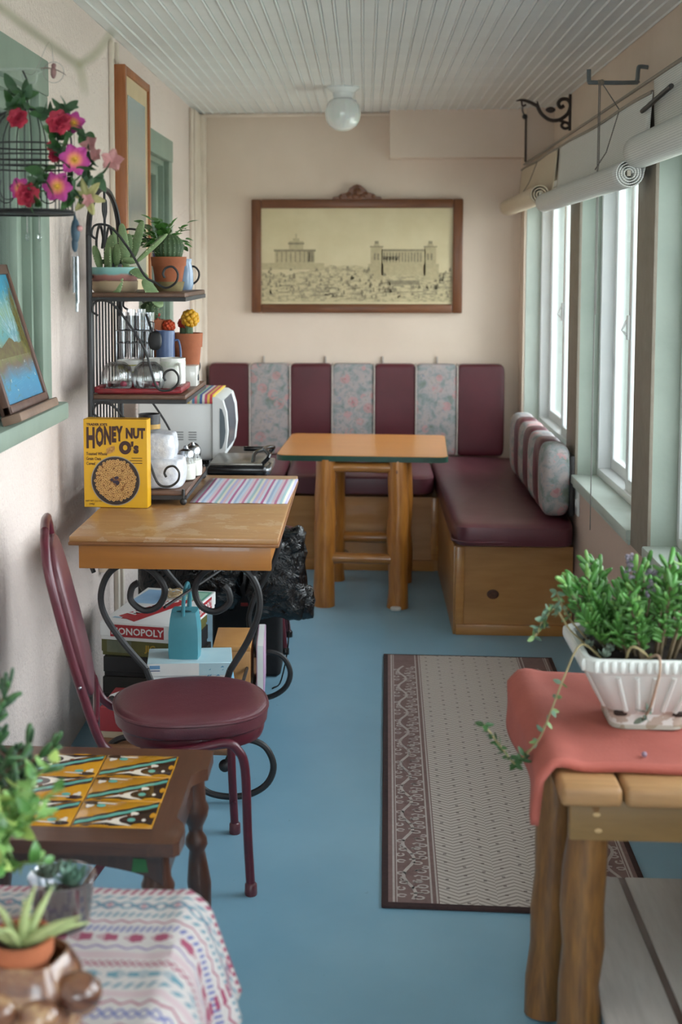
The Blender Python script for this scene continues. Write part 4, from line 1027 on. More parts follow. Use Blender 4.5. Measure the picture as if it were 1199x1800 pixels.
t = gbox('game_box', 'red topped box low in the rack behind the chair back', (-.785, 4.13, zs), (.09, .20, .10), R(-4), card('red_card', 'a33038'), side=card('cream_card', 'cbbfa4'))
t = thing('gadget', 'white plastic gadget lying on the red topped box', 'gadget', (-.755, 4.10, zs+.10), R(-35), world=False)
part(MB().box((-.035, -.06, 0), (.035, .06, .03), .010, 3), 'shell', M_appl, t); part(MB().lathe([(.016, .0), (.016, .006), (.001, .007)], n=16), 'dial', M_blackp, t).matrix_local = TRS((-.01, -.06, .015), (R(90), 0, 0))
t = gbox('game_box', 'salmon coloured box with a black label on the lower shelf behind the chair legs', (-.475, 4.045, zs), (.15, .13, .034), R(1), card('salmon_card', 'd0705a', 'c4634f'), lid=False)
part(MB().flat([(-.02, .006), (.045, .006), (.045, .028), (-.02, .028)], Matrix.Translation((0, -.0655, 0)) @ Matrix.Rotation(R(90), 4, 'X')), 'label_panel', M_blackp, t, flat=True)
part(MB().flat([(-.014, .011), (.038, .011), (.038, .023), (-.014, .023)], Matrix.Translation((0, -.0659, 0)) @ Matrix.Rotation(R(90), 4, 'X')), 'label_mark', card('pale_grey_print', '8f9aa6', '3a4450'), t, flat=True)

# ================================================================== MAROON CHAIR
M_enam = _mc['maroon_enamel']
t = thing('metal_chair', 'maroon padded metal chair with rounded back standing before the oak desk', 'chair', (-.50, 3.6, 0))
m = MB().super((-.475, 3.60, .462), (.43, .40, .075), (.42, .82), 44, 14)
sp = part(m, 'seat_pad', M_maroon2, t)
ring = [(-.475+.214*math.copysign(abs(math.cos(a))**.82, math.cos(a)), 3.60+.199*math.copysign(abs(math.sin(a))**.82, math.sin(a)), .478) for a in [2*PI*i/48 for i in range(48)]]
part(MB().tube(ring, .005, 6, closed=True), 'welt', M_maroon2, sp)
part(MB().super((-.47, 3.60, .418), (.40, .37, .045), (.35, .8), 40, 8), 'seat_pan', M_enam, t)
for s_, y in ((-1, 3.405), (1, 3.795)):
    pts = [(-.868, 3.6+s_*.10, .995), (-.866, 3.6+s_*.155, .965), (-.852, y, .88), (-.797, y, .66), (-.738, y, .47), (-.705, y, .42), (-.66, y, .405), (-.50, y, .412), (-.40, y, .425), (-.365, y, .405), (-.345, y, .35), (-.338, y-.004*s_, .17), (-.330, y, .012)]
    f = part(MB().tube(pts, .0125, 10, sm=5), 'side_frame', M_enam, t)
    part(MB().lathe([(.016, 0), (.0175, .004), (.0165, .03), (.013, .034)], (-.330, y, 0), 14), 'foot_cap', M_maroon2, f)
    part(MB().tube([(-.334, y-.016*s_, .10), (-.334, y-.022*s_, .10)], .006, 8), 'glide_stud', M_enam, f)
    f = part(MB().tube([(-.52, 3.6+s_*.165, .40), (-.66, 3.6+s_*.175, .20), (-.80, 3.6+s_*.185, .012)], .0115, 10, sm=4), 'rear_leg', M_enam, t)
    part(MB().lathe([(.016, 0), (.0165, .025), (.0125, .03)], (-.80, 3.6+s_*.185, 0), 14), 'foot_cap', M_maroon2, f)
part(MB().tube([(-.868, 3.5, .995), (-.870, 3.6, 1.003), (-.868, 3.7, .995)], .0125, 10, sm=5), 'top_rail', M_enam, t)
part(MB().tube([(-.62, 3.425, .26), (-.62, 3.775, .26)], .007, 8), 'stretcher', M_enam, t)
part(MB().tube([(-.50, 3.42, .40), (-.50, 3.78, .40)], .008, 8), 'seat_bar', M_enam, t)
mx = Matrix.Rotation(R(-14), 4, 'Y')
part(MB().super((-.805, 3.60, .745), (.042, .345, .43), (.5, .5), 32, 16, m=mx), 'back_pad', M_maroon2, t)
part(MB().tube([(-.742, 3.41, .50), (-.738, 3.50, .505), (-.738, 3.70, .505), (-.742, 3.79, .50)], .009, 8, sm=4), 'back_bar', M_enam, t)
part(MB().ball((-.78, 3.391, .60), .005, 8), 'rivet', M_chrome, t)
t.rotation_euler = (0, 0, R(12)); t.location = (-.504, 3.558, 0)

# ================================================================== TILE TABLE
M_wal = wood('dark_stained_wood', H('5b3a2a'), H('3c241a'), 'y', 14, .35, 1.5, coat=.2)
M_wal_x = wood('dark_stained_wood_rail', H('553526'), H('382118'), 'x', 14, .35, 1.5, coat=.2)
M_turn = wood('dark_turned_wood', H('4a2c20'), H('301b13'), 'z', 14, .3, 1.5, coat=.3)
t = thing('tile_table', 'small dark wood side table with a painted tile top', 'table', (-.62, 2.82, 0))
zt2 = .52; xr, xl, yf, ybk = -.372, -.90, 2.565, 3.09
X0, X1, Y0, Y1 = -.788, -.438, 2.635, 3.04
zz = zt2
def side(poly, nm, m_): part(MB().prism(poly, zz-.028, zz), nm, m_, t)
side([(X1, yf), (xr-.012, yf), (xr, yf+.012), (xr+.004, yf+.07), (xr-.004, yf+.10), (xr-.022, yf+.13), (xr-.022, ybk-.16), (xr-.002, ybk-.13), (xr+.012, ybk-.12), (xr+.012, ybk-.01), (xr, ybk), (X1, ybk)], 'top_rail', M_wal)
side([(X0, ybk), (xl+.012, ybk), (xl, ybk-.012), (xl-.01, ybk-.12), (xl+.01, ybk-.15), (xl+.01, yf+.13), (xl-.004, yf+.09), (xl, yf+.012), (xl+.012, yf), (X0, yf)], 'top_rail', M_wal)
side([(X0, yf), (X1, yf), (X1, Y0), (X0, Y0)], 'top_rail', M_wal_x); side([(X0, Y1), (X1, Y1), (X1, ybk), (X0, ybk)], 'top_rail', M_wal_x)
part(MB().box((X0, Y0, zz-.028), (X1, Y1, zz-.004)), 'grout_bed', mat('grey_grout', H('9a8f80'), H('857b6e'), 90, .9), t)
tw, th_ = (X1-X0)/2, (Y1-Y0)/3
M_or = mat('orange_tile_glaze', H('c08a22'), H('b27a18'), 14, .18, coat=.5)
M_bk = mat('black_tile_glaze', H('241b1d'), H('1c1416'), 14, .2, coat=.4)
M_tq = mat('turquoise_tile_glaze', H('5fa79a'), H('4f968a'), 25, .2, coat=.4)
M_wt = mat('white_tile_glaze', H('e2d9cc'), H('d3c8ba'), 25, .2, coat=.4)
base = meshdata(MB().box((.0014, .0014, -.006), (tw-.0014, th_-.0014, 0), .0015, 2), 'tile', M_or)
W = lambda p: [(x*tw, y*th_) for x, y in p]
def ell(cx, cy, rx, ry, a=0, n=14):
    c, s_ = math.cos(R(a)), math.sin(R(a)); return [(cx+rx*math.cos(2*PI*i/n)*c-ry*math.sin(2*PI*i/n)*s_, cy+rx*math.cos(2*PI*i/n)*s_+ry*math.sin(2*PI*i/n)*c) for i in range(n)]
def wav(p0, p1, amp, n=16, ph=0):
    return [(p0[0]+(p1[0]-p0[0])*i/n, p0[1]+(p1[1]-p0[1])*i/n+amp*math.sin(i*1.7+ph)) for i in range(n+1)]
def layer(polys, z, mm, nm):
    return [meshdata(MB().flat(W(p), None, z), nm, mm, flat=True) for p in polys]
lo_, up_ = wav((.02, .02), (.975, .66), .016), wav((.02, .27), (.975, .985), .016)
L1 = layer([lo_+list(reversed(up_)), wav((.10, .03), (.98, .72), .01)+[(.98, .12), (.82, .12), (.58, .05), (.30, .02)]], .0003, M_bk, 'black_pattern')
L2 = layer([wav((.03, .075), (.97, .79), .012)+list(reversed(wav((.03, .185), (.97, .90), .012, ph=1)))], .0006, M_tq, 'turquoise_stripe')
L3 = layer([[(.24, .12), (.48, .30), (.74, .54), (.68, .40), (.56, .30), (.62, .18), (.74, .06), (.58, .09), (.42, .17)], ell(.12, .80, .05, .07), ell(.86, .28, .025, .05), ell(.72, .52, .05, .06, 30)], .0008, M_wt, 'white_pattern')
L3b = layer([ell(.44, .28, .035, .045), ell(.66, .44, .03, .04)], .0010, mat('brown_tile_glaze', H('6b3f2c'), None, 30, .25), 'brown_spots')
L4 = layer([ell(.70, .27, .14, .15), ell(.14, .90, .11, .075)], .0011, M_bk, 'black_blob')
L5 = layer([ell(.71, .27, .05, .07), ell(.26, .79, .06, .06)], .0013, M_tq, 'turquoise_spot')
L6 = layer([[(.20, .87), (.42, .85), (.46, .875), (.20, .915)], ell(.10, .745, .028, .06)], .0014, M_wt, 'white_dash')
L7 = layer([ell(.95, .45, .035, .10), ell(.34, .035, .13, .03), ell(.85, .09, .10, .05)], .0012, M_or, 'orange_blob')
for i in range(2):
    for j in range(3):
        p = Vector((X0+i*tw+.0, Y0+j*th_, zz+.0015)) - t.location
        mtx = Matrix.Translation(p)
        if i == 0: mtx = mtx @ Matrix.Translation((tw, 0, 0)) @ Matrix.Diagonal((-1, 1, 1, 1)) if False else mtx @ Matrix.Translation((tw, th_, 0)) @ Matrix.Rotation(PI, 4, 'Z')
        o = share(base, 'tile', t, mtx)
        for L in L1+L2+L3+L3b+L4+L5+L6+L7: share(L, L.name.split('.')[0], o, Matrix.Identity(4))
ap = [(-.86+.45*i/12, -.03-.045*(0 if .2 < i/12 < .8 else 1)*1.0 - .01) for i in range(13)]
for (yy, nm) in ((yf+.03, 'apron'), (ybk-.045, 'apron')):
    poly = [(-.86, 0), (-.41, 0)] + [(-.41-.45*u, -.075+.045*math.sin(PI*u)**.6) for u in [k/14 for k in range(15)]]
    part(MB().prism(poly, 0, .016, Matrix.Translation((0, yy+.016, zz-.028)) @ Matrix.Rotation(R(90), 4, 'X')), nm, M_turn, t)
for xx in (-.865, -.415): part(MB().box((xx, yf+.05, zz-.09), (xx+.016, ybk-.05, zz-.028)), 'side_apron', M_turn, t)
part(MB().flat([(0, 0), (.035, 0), (.03, .028), (.004, .03)], Matrix.Translation((-.475, yf+.0285, zz-.075)) @ Matrix.Rotation(R(90), 4, 'X')), 'green_sticker', mat('green_sticker', H('2f6b3c'), None, 9, .5), t, flat=True)
prl = [(.028, .49), (.028, .42), (.034, .405), (.030, .385), (.018, .36), (.016, .345), (.024, .33), (.026, .315), (.018, .30), (.022, .27), (.028, .22), (.024, .15), (.016, .08), (.020, .05), (.024, .03), (.016, 0)]
for i, (x, y) in enumerate(((-.43, yf+.06), (-.405, ybk-.07), (-.86, yf+.06), (-.86, ybk-.07))):
    sx = .10 if i == 1 else .0
    m = MB().lathe(list(reversed([(r*1.05, z) for r, z in prl])), (x, y, 0), 18)
    for p in m.v: p.x += (.49-p.z)*(.06 if x > -.6 else -.06)
    part(m, 'leg', M_turn, t)

# ================================================================== RUG
RW, RL = .725, 2.26
def rug_field():
    t = NT('herringbone_weave'); v = t.coord('Object'); x, y, z = t.sep(v)
    wx = (x*9.6).frac(); up = (wx < .5); s_ = up*2 - 1
    d = (y + s_*x*.62)*52; ln_ = (d.frac() < .34)
    n = t.noise(v, 3, 3)
    c = t.mix(ln_*.85, t.mix(n, H('d0c6be'), H('c6bcb5')), H('8a7e79'))
    dx = ((x*19.2).frac()-.5).abs(); dy = ((y*19 + (x*19.2).floor()*.5).frac()-.5).abs()
    c = t.mix(((dx < .09)*(dy < .07))*.8, c, H('5b4a48')); t.color(c); t.bump(1 - ln_, .4, .002); return t.p(rough=.95)
M_rf = rug_field()
M_rb = mat('mauve_brown_weave', H('856c69'), H('7a625f'), 50, .95, .3, 300)
M_re = mat('dark_brown_binding', H('43302e'), H('38282a'), 60, .95, .3, 300)
M_rl = mat('pale_grey_weave', H('c0b5b0'), H('b2a7a2'), 80, .95)
t = thing('runner_rug', 'grey brown runner rug with herringbone field and vine borders', 'rug', (.437, 4.47, 0), R(-1), world=False)
part(MB().box((-RW/2, -RL/2, .0005), (RW/2, RL/2, .010), .003), 'binding', M_re, t)
part(MB().box((-RW/2+.155, -RL/2+.018, .009), (RW/2-.155, RL/2-.018, .0112)), 'field', M_rf, t)
for s_ in (-1, 1):
    bx = lambda a, b: (min(s_*a, s_*b), max(s_*a, s_*b))
    a, b = bx(RW/2-.018, RW/2-.155)
    part(MB().box((a, -RL/2+.018, .009), (b, RL/2-.018, .0110)), 'border', M_rb, t)
    m = MB()
    for q0, q1 in ((.030, .036), (.040, .043), (.132, .137), (.147, .152)):
        a, b = bx(RW/2-q0, RW/2-q1); m.box((a, -RL/2+.018, .0105), (b, RL/2-.018, .0115))
    part(m, 'border_lines', M_rl, t)
    m = MB(); cxx = s_*(RW/2-.088); per = .205; n = int((RL-.04)/per)
    q = random.Random(11)
    for i in range(n):
        yb_ = -RL/2+.02+per*(i+.02)+.01
        mm = Matrix.Translation((cxx, yb_, 0)) @ Matrix.Diagonal((-s_, 1, 1, 1))
        Z_ = .0118
        m.ribbon([(-.012+.016*math.sin(k/10*2*PI+.5), per*k/10) for k in range(11)], .010, Z_, mm)
        def loop(x, y, r, a0, sg, ell_=1.0):
            m.ribbon([(x+r*math.cos(R(a0)+sg*R(320)*k/9), y+ell_*r*math.sin(R(a0)+sg*R(320)*k/9)) for k in range(10)], .0062, Z_, mm)
        for (x, y, r, a0, sg, e_) in ((-.030, .02, .010, 0, 1, .7), (-.032, .06, .009, 60, -1, .9), (-.024, .095, .010, 20, 1, .7), (-.030, .15, .010, -30, 1, .7), (.012, .01, .011, 180, -1, .7), (.026, .045, .010, 200, 1, .8), (.022, .075, .012, 180, -1, .7), (.010, .105, .010, 150, 1, .8), (.028, .125, .010, 200, 1, .8), (.020, .165, .012, 180, -1, .7), (.032, .19, .008, 180, 1, .8)):
            loop(x*1.1, y, r*1.12, a0, sg, e_)
        for k in range(5): m.ribbon([(.0+.004*k-.01, .03+.034*k), (.012, .038+.034*k), (.026, .036+.034*k)], [.008, .006, .003], Z_, mm)
        m.ribbon([(-.040, .118), (-.028, .118)], .005, Z_, mm); m.ribbon([(-.034, .108), (-.034, .128)], .005, Z_, mm)
    part(m, 'vine_motif', M_rl, t, flat=True)

# ================================================================== FOREGROUND LEFT TABLE WITH CLOTH
def folk():
    t = NT('folk_woven_stripes'); uv = t.coord('UV'); u, v, _ = t.sep(uv)
    cu = t.coord('Object')
    weave = t.noise(cu, 300, 2)
    c = t.mix(weave, H('a69f9d'), H('b5adaa'))
    red, blue, teal, pink, viol = H('84274a'), H('46528a'), H('4a7886'), H('a87886'), H('5c4a86')
    def band(c, v0, h, colr, kind, f, k=.85):
        w = (v - v0)/h                     # 0..1 inside the band
        ins = (w > 0)*(w < 1)
        zz = (u*f).ping(.5)*2
        if kind == 'zig': msk = ((w - .2 - zz*.6).abs() < .17)
        elif kind == 'dia': msk = (((w-.5).abs()*2 + zz) < 1.0)*((((w-.5).abs()*2 + zz)*3).frac() < .55)
        elif kind == 'dash': msk = ((u*f + w*.6).frac() < .5)
        elif kind == 'x': msk = (((w - zz).abs() < .16)).max(((w - 1 + zz).abs() < .16))
        elif kind == 'dot': msk = ((u*f).frac() < .5)*((w-.5).abs() < .35)
        else: msk = (w < 2)
        return t.mix(ins*msk*k, c, colr)
    rows = [(0, .020, red, 'dash', 62), (.027, .012, teal, 'dash', 44), (.042, .036, red, 'dia', 17), (.046, .028, teal, 'x', 17), (.084, .015, teal, 'dash', 75), (.108, .014, red, 'zig', 34), (.130, .018, blue, 'dash', 90), (.150, .034, red, 'dia', 22), (.152, .030, red, 'dot', 24), (.190, .015, viol, 'zig', 30), (.212, .02, pink, 'full', 1), (.238, .018, red, 'x', 42), (.262, .03, teal, 'dia', 24), (.268, .02, teal, 'dot', 30), (.30, .015, teal, 'dash', 56), (.323, .018, pink, 'full', 1), (.346, .018, red, 'zig', 34), (.372, .026, blue, 'x', 28), (.405, .036, red, 'dia', 18), (.45, .015, teal, 'dash', 75), (.475, .02, pink, 'full', 1), (.505, .018, red, 'zig', 34)]
    for r_ in rows: c = band(c, *r_, .35 if r_[3] == 'full' else .85)
    c = t.mix((((u - .80)).abs() < .012)*(((v*55).frac() < .55))*.9, c, red)
    t.color(c); t.bump(weave, .3, .002); return t.p(rough=.95)
M_folk = folk()
TZ = .60; TXR, TXL, TYF, TYB = -.300, -.96, 1.42, 2.20
M_tbl = wood('old_table_wood', H('8a6544'), H('6b4c32'), 'x', 12, .5)
t = thing('plant_table', 'small wooden plant table under the folk striped cloth', 'table', (-.58, 1.81, 0))
part(MB().box((TXL, TYF, TZ-.03), (TXR-.004, TYB-.004, TZ-.004), .006), 'table_top', M_tbl, t)
for x in (TXL+.04, TXR-.05):
    for y in (TYF+.04, TYB-.05): part(MB().box((x-.02, y-.02, 0), (x+.02, y+.02, TZ-.03), .004), 'leg', M_tbl, t)
def clothfn(u, v):
    # u: 0 left edge .. .77 right edge .. 1 hem of the hanging side ; v: 0 far edge .. 1 near edge
    y = TYB+.004-(TYB-TYF)*v; s_ = u*.86
    wtop = TXR+.004-TXL
    fold = .005*math.sin(y*31)+.004*math.sin(y*57+1)
    if s_ <= wtop: return (TXL+s_, y, TZ+.0015+.0008*math.sin(s_*60+y*50)+(.004*math.exp(-((s_-wtop+.01)/.02)**2)))
    d = s_-wtop
    return (TXR+.006+.020*min(1, d/.03)+.28*d+(.012*math.sin(y*24)+fold)*d/.12, y+.02*d*math.sin(y*9), TZ+.0025-d*.93)
m = MB().grid(60, 60, clothfn, lambda u, v: (u*.86, v*(TYB-TYF)))
solo(m, 'woven_cloth', M_folk, 'white cloth with red and teal folk stripes draped over the plant table', 'cloth', (-.58, 1.81, TZ), solid=.0025)
# far overhang of the cloth
# plastic bowl with echeveria
t = thing('succulent_tub', 'clear round plastic tub holding grey green rosette succulents', 'plant', (-.497, 2.075, TZ+.006), world=False)
M_tub = glass_m('clear_plastic', (.96, .95, .96), .5, .45)
part(MB().lathe([(.044, 0), (.046, .004), (.054, .076), (.057, .080), (.055, .082), (.052, .077), (.044, .006), (.001, .005)], n=40), 'tub', M_tub, t)
part(MB().lathe([(.001, .047), (.046, .045), (.043, .012), (.040, .006)], n=28), 'soil', M_soil, t)
pl = leafmesh('leaf', .026, .014, M_leafg, -.35); pl2 = leafmesh('leaf', .028, .013, mat('blue_green_leaf', H('6f917f'), H('557866'), 14, .5), -.35)
def rosette(t, c, R_, n, me, tilt=0):
    for i in range(n):
        a = i*2.39996; e = R(82-68*(i/n)**.7) if True else 0
        d = Vector((math.cos(a)*math.cos(R(20)+R(60)*i/n*0+e*0), math.sin(a), 0)); k = i/n
        el = R(75-62*k); d = Vector((math.cos(a)*math.cos(el), math.sin(a)*math.cos(el), math.sin(el)))
        q_ = d.to_track_quat('Z', 'Y')
        share(me, 'leaf', t, Matrix.Translation(Vector(c)+d*.003) @ q_.to_matrix().to_4x4() @ Matrix.Diagonal((R_*(.6+.5*k),)*3+(1,)))
rosette(t, (.020, -.008, .066), 1.25, 28, pl2); rosette(t, (-.024, .008, .070), 1.2, 26, pl); rosette(t, (.0, .03, .068), .8, 16, pl2); rosette(t, (-.010, -.032, .062), .75, 16, pl)
# bumpy ceramic pot with aloe
M_cer = NT('mottled_brown_ceramic'); v = M_cer.coord('Object'); M_cer.color(M_cer.ramp(M_cer.noise(v, 14, 4, .6, .8), [(.36, H('3c2019')), (.5, H('6f4a34')), (.66, H('ab8c68'))])); M_cer.p(rough=.25, coat=.5); M_cer = M_cer.m
t = thing('ceramic_planter', 'lumpy brown glazed ceramic planter with pale highlights', 'planter', (-.462, 1.73, TZ+.004), world=False)
m = MB().lathe([(.05, 0), (.068, .02), (.076, .07), (.068, .115), (.053, .140), (.049, .140), (.052, .11), (.05, .08), (.001, .075)], n=40, rf=lambda a, s_: 1+.06*math.sin(5*a)*math.sin(PI*s_))
part(m, 'body', M_cer, t)
for i, (x, y, z, r) in enumerate(((.074, -.03, .10, .030), (.03, -.066, .085, .026), (-.03, -.064, .09, .028), (.066, .02, .06, .024), (-.07, -.02, .08, .03), (.02, -.06, .04, .024))):
    part(MB().ball((x, y, z), r, 16, (1.15, 1, .9)), 'lump', M_cer, t)
t = thing('potted_aloe', 'pale spotted aloe in a small terracotta pot set in the ceramic planter', 'plant', (-.475, 1.73, TZ+.082), world=False)
pot(t, .032, .046, .085)
al = meshdata(MB().tube([(0, 0, 0), (0, .004, .04), (0, .004, .08), (0, -.008, .125)], [.010, .011, .008, .0012], 8, sm=3), 'aloe_leaf', mat('pale_aloe', H('a3ac78'), H('8a9a62'), 50, .5), sharp=80)
q = random.Random(6)
for i, (dx, dy, dz, sc) in enumerate(((.2, 0, 1, .85), (.7, -.2, .5, 1.0), (-.5, .1, .9, .7), (.9, .1, .35, .9), (-.1, -.6, .7, .7), (.4, .5, .8, .8), (-.8, -.2, .5, .7), (.05, .2, 1, .6), (-.4, -.5, .6, .8))):
    share(al, 'aloe_leaf', t, aim((.01*dx, .01*dy, .072), (dx, dy, dz), q.random(), sc*.82))
part(MB().super((-.052, -.02, .14), (.032, .02, .05), (.8, .8), 14, 10), 'coral_bract', mat('coral_bract', H('d97f62'), H('c56c52'), 12, .5), t)
part(MB().super((-.045, .0, .22), (.02, .014, .03), (.8, .8), 12, 8), 'coral_bract', _mc['coral_bract'], t)
# leafy light green plant
t = thing('potted_plant', 'light green leafy plant spreading over the side of the plant table', 'plant', (-.64, 1.93, TZ+.004), world=False)
pot(t, .05, .07, .11)
lf = leafmesh('leaf', .032, .019, M_leafl, .3); lf2 = leafmesh('leaf', .028, .017, M_leafm, .3); lf3 = leafmesh('leaf', .036, .022, mat('yellow_green_leaf', H('a3b766'), H('8aa452'), 14, .45), .3)
q = random.Random(21)
for i in range(17):
    a = q.uniform(-1.3, .9); L = q.uniform(.14, .27); d = Vector((math.cos(a)*.8+.15, math.sin(a)*.5-.12, q.uniform(.5, 1.4))).normalized()
    p0 = Vector((q.uniform(-.03, .03), q.uniform(-.03, .03), .09)); p1 = p0+d*L*.6+Vector((0, 0, .03)); p2 = p0+d*L*1.15
    part(MB().tube([p0, p1, p2], [.003, .0022, .0015], 5, sm=3), 'stem', M_leafl, t)
    for k in range(16):
        u = .25+.75*k/15; p = p0.lerp(p1, min(1, u*2)) if u < .5 else p1.lerp(p2, u*2-1)
        share(q.choice((lf, lf, lf2, lf3)), 'leaf', t, aim(p, rdir(q, -.25), q.random()*6, q.uniform(.7, 1.2)))
# dark jade plant
t = thing('potted_jade', 'dark green finger leaved jade plant at the stucco wall side', 'plant', (-.715, 2.11, TZ+.004), world=False)
pot(t, .055, .075, .13)
fg = finger('finger_leaf', .036, .0052, M_leafd); fg2 = finger('finger_leaf', .036, .005, mat('deep_green_leaf', H('2f5232'), H('223f26'), 14, .4))
q = random.Random(31)
for b in range(17):
    a = q.uniform(-1.2, 1.4); d = Vector((math.cos(a)*.95, math.sin(a)*.4, q.uniform(.55, 1.05))).normalized(); L = q.uniform(.17, .29)
    p0 = Vector((q.uniform(-.02, .02), 0, .12)); p2 = p0+d*L
    part(MB().tube([p0, p0.lerp(p2, .5)+Vector((0, 0, .012)), p2], [.006, .004, .003], 6, sm=3), 'stem', mat('brown_stem', H('6b5a44'), H('51442f'), 30, .8), t)
    for k in range(17):
        u = .45+.55*k/16; dd = (d*.7+rdir(q, -.5)*.9).normalized()
        share(q.choice((fg, fg2)), 'finger_leaf', t, aim(p0.lerp(p2, u), dd, q.random()*6, q.uniform(.7, 1.15)))

# ================================================================== FOREGROUND RIGHT TABLE
BZ = .68
M_rust = wood('rustic_pale_wood', H('b0875a'), H('8a6540'), 'x', 12, .55, 2)
M_rust2 = wood('rustic_apron', H('8a6b40'), H('75582f'), 'x', 8, .5, 2)
M_rlog = wood('bark_streaked_log', H('8f6430'), H('55361c'), 'z', 16, .45, 3, knots=True, coat=.2)
M_grey = wood('grey_weathered_board', H('c2beba'), H('a6a19d'), 'y', 10, .45, 1.5)
t = thing('rustic_table', 'rustic log legged table with plank top beside the windows', 'table', (.68, 2.84, 0))
for (a, b) in ((.392, .512), (.517, .67), (.675, .83), (.835, .955)):
    part(MB().box((a, 2.515, BZ-.042), (b, 3.18, BZ), .012, 3), 'plank', M_rust, t)
part(MB().box((.415, 2.555, BZ-.125), (.94, 2.585, BZ-.042), .004), 'front_apron', M_rust2, t)
part(MB().box((.415, 3.10, BZ-.125), (.94, 3.13, BZ-.042), .004), 'rear_apron', M_rust2, t)
for (x, z) in ((.468, BZ-.07), (.472, BZ-.103)): part(MB().ball((x, 2.554, z), .006, 8, (1.3, .4, .8)), 'screw_plug', mat('pale_plug', H('c9a878'), None, 9, .6), t)
for i, (x0, y0, x1, y1) in enumerate(((.462, 2.60, .440, 2.59), (.452, 2.94, .418, 2.88), (.90, 2.60, .915, 2.58), (.90, 3.0, .91, 3.0))):
    part(log((x1, y1, 0), (x0, y0, BZ-.043), .043, 40+i), 'leg', M_rlog, t)
part(log((.85, 2.46, .153), (.85, 3.12, .153), .02, 53), 'rail', M_rlog, t); part(log((.55, 2.46, .153), (.55, 3.12, .153), .02, 54), 'rail', M_rlog, t)
for (a, b) in ((.49, .632), (.648, .79), (.80, .89)): part(MB().box((a, 2.42, .175), (b, 3.15, .20), .004), 'shelf_board', M_grey, t)
part(MB().box((.632, 2.42, .183), (.648, 3.15, .197)), 'gap_shade_strip', M_wal, t)  # dark strip standing in for the shaded gap between the boards
# coral mat draped over the table
M_cor = mat('coral_felt', H('b36256'), H('a2554a'), 6, .9, .25, 150)
def corfn(u, v):
    s_ = u*.72; y = 2.585+.60*v
    if s_ < .14:
        d = .14-s_; return (.384-.02*min(1, d/.04)+.012*math.sin(y*14)*d/.14-.015*d, y-.02*d, BZ+.010-max(0, d-.012)*(.92-.35*v))
    return (.384+(s_-.14), y, BZ+.0125+.0015*math.sin(s_*30+y*24)+.01*math.exp(-((s_-.16)/.03)**2))
m = MB().grid(50, 30, corfn, lambda u, v: (u, v))
solo(m, 'felt_mat', M_cor, 'thick coral felt mat draped over the rustic table edge', 'mat', (.66, 2.88, BZ), solid=.016)
# white plastic planter
zp = BZ+.022
M_wp = NT('stained_white_plastic'); v = M_wp.coord('Object'); x, y, z = M_wp.sep(v); n = M_wp.noise(v, 22, 4)
c = M_wp.mix((z < .045)*(n > .52)*.6, H('cfd1cc'), H('8a6a4a')); c = M_wp.mix((z < .012)*.5, c, H('7d7a5c')); M_wp.color(c); M_wp.p(rough=.4); M_wp = M_wp.m
t = thing('white_planter', 'white ribbed plastic planter of trailing succulents on the coral mat', 'planter', (.617, 2.86, zp), world=False)
def sq(w_, r, n=6): return rrect(w_, w_*.95, r, n)
m = MB(); rings = []
for w_, z in ((.150, 0), (.158, .002), (.166, .036), (.172, .038), (.268, .132), (.274, .137), (.290, .140), (.298, .145), (.302, .170), (.297, .174), (.272, .172), (.262, .13)):
    rings.append([Vector((p[0], p[1], z)) for p in sq(w_, .03)])
k = len(rings[0]); 
for r_ in rings: m.v += r_
for i in range(len(rings)-1):
    for j in range(k): m.f.append([i*k+j, i*k+(j+1) % k, (i+1)*k+(j+1) % k, (i+1)*k+j])
m.f.append(list(reversed(range(k))))
part(m, 'tub', M_wp, t, sharp=35)
part(MB().prism(sq(.236, .03), .12, .150), 'soil', M_soil, t)
for sd in range(4):
    rm = Matrix.Rotation(R(90*sd), 4, 'Z')
    for i in range(15):
        x = -.126+.018*i
        part(MB().super(rm @ Vector((x, -.1425 if sd % 2 == 0 else -.150, .158)), (.0125, .0125, .028), (.8, .8), 8, 6), 'rim_rib', M_wp, t)
    for i in range(5):
        x = -.052+.026*i
        k_ = 1.0 if sd % 2 == 0 else 1.05
        m = MB().tube([rm @ Vector((x*1.0, -.0862*k_, .045)), rm @ Vector((x*1.5, -.1275*k_, .132))], .0055, 6); part(m, 'side_rib', M_wp, t)
for sg in (-1, 1): part(MB().super((sg*.062, -.081, .040), (.03, .012, .014), (.6, .8), 12, 6), 'drain_slot', mat('slot_dark', H('2e2018'), None, 9, .8), t)
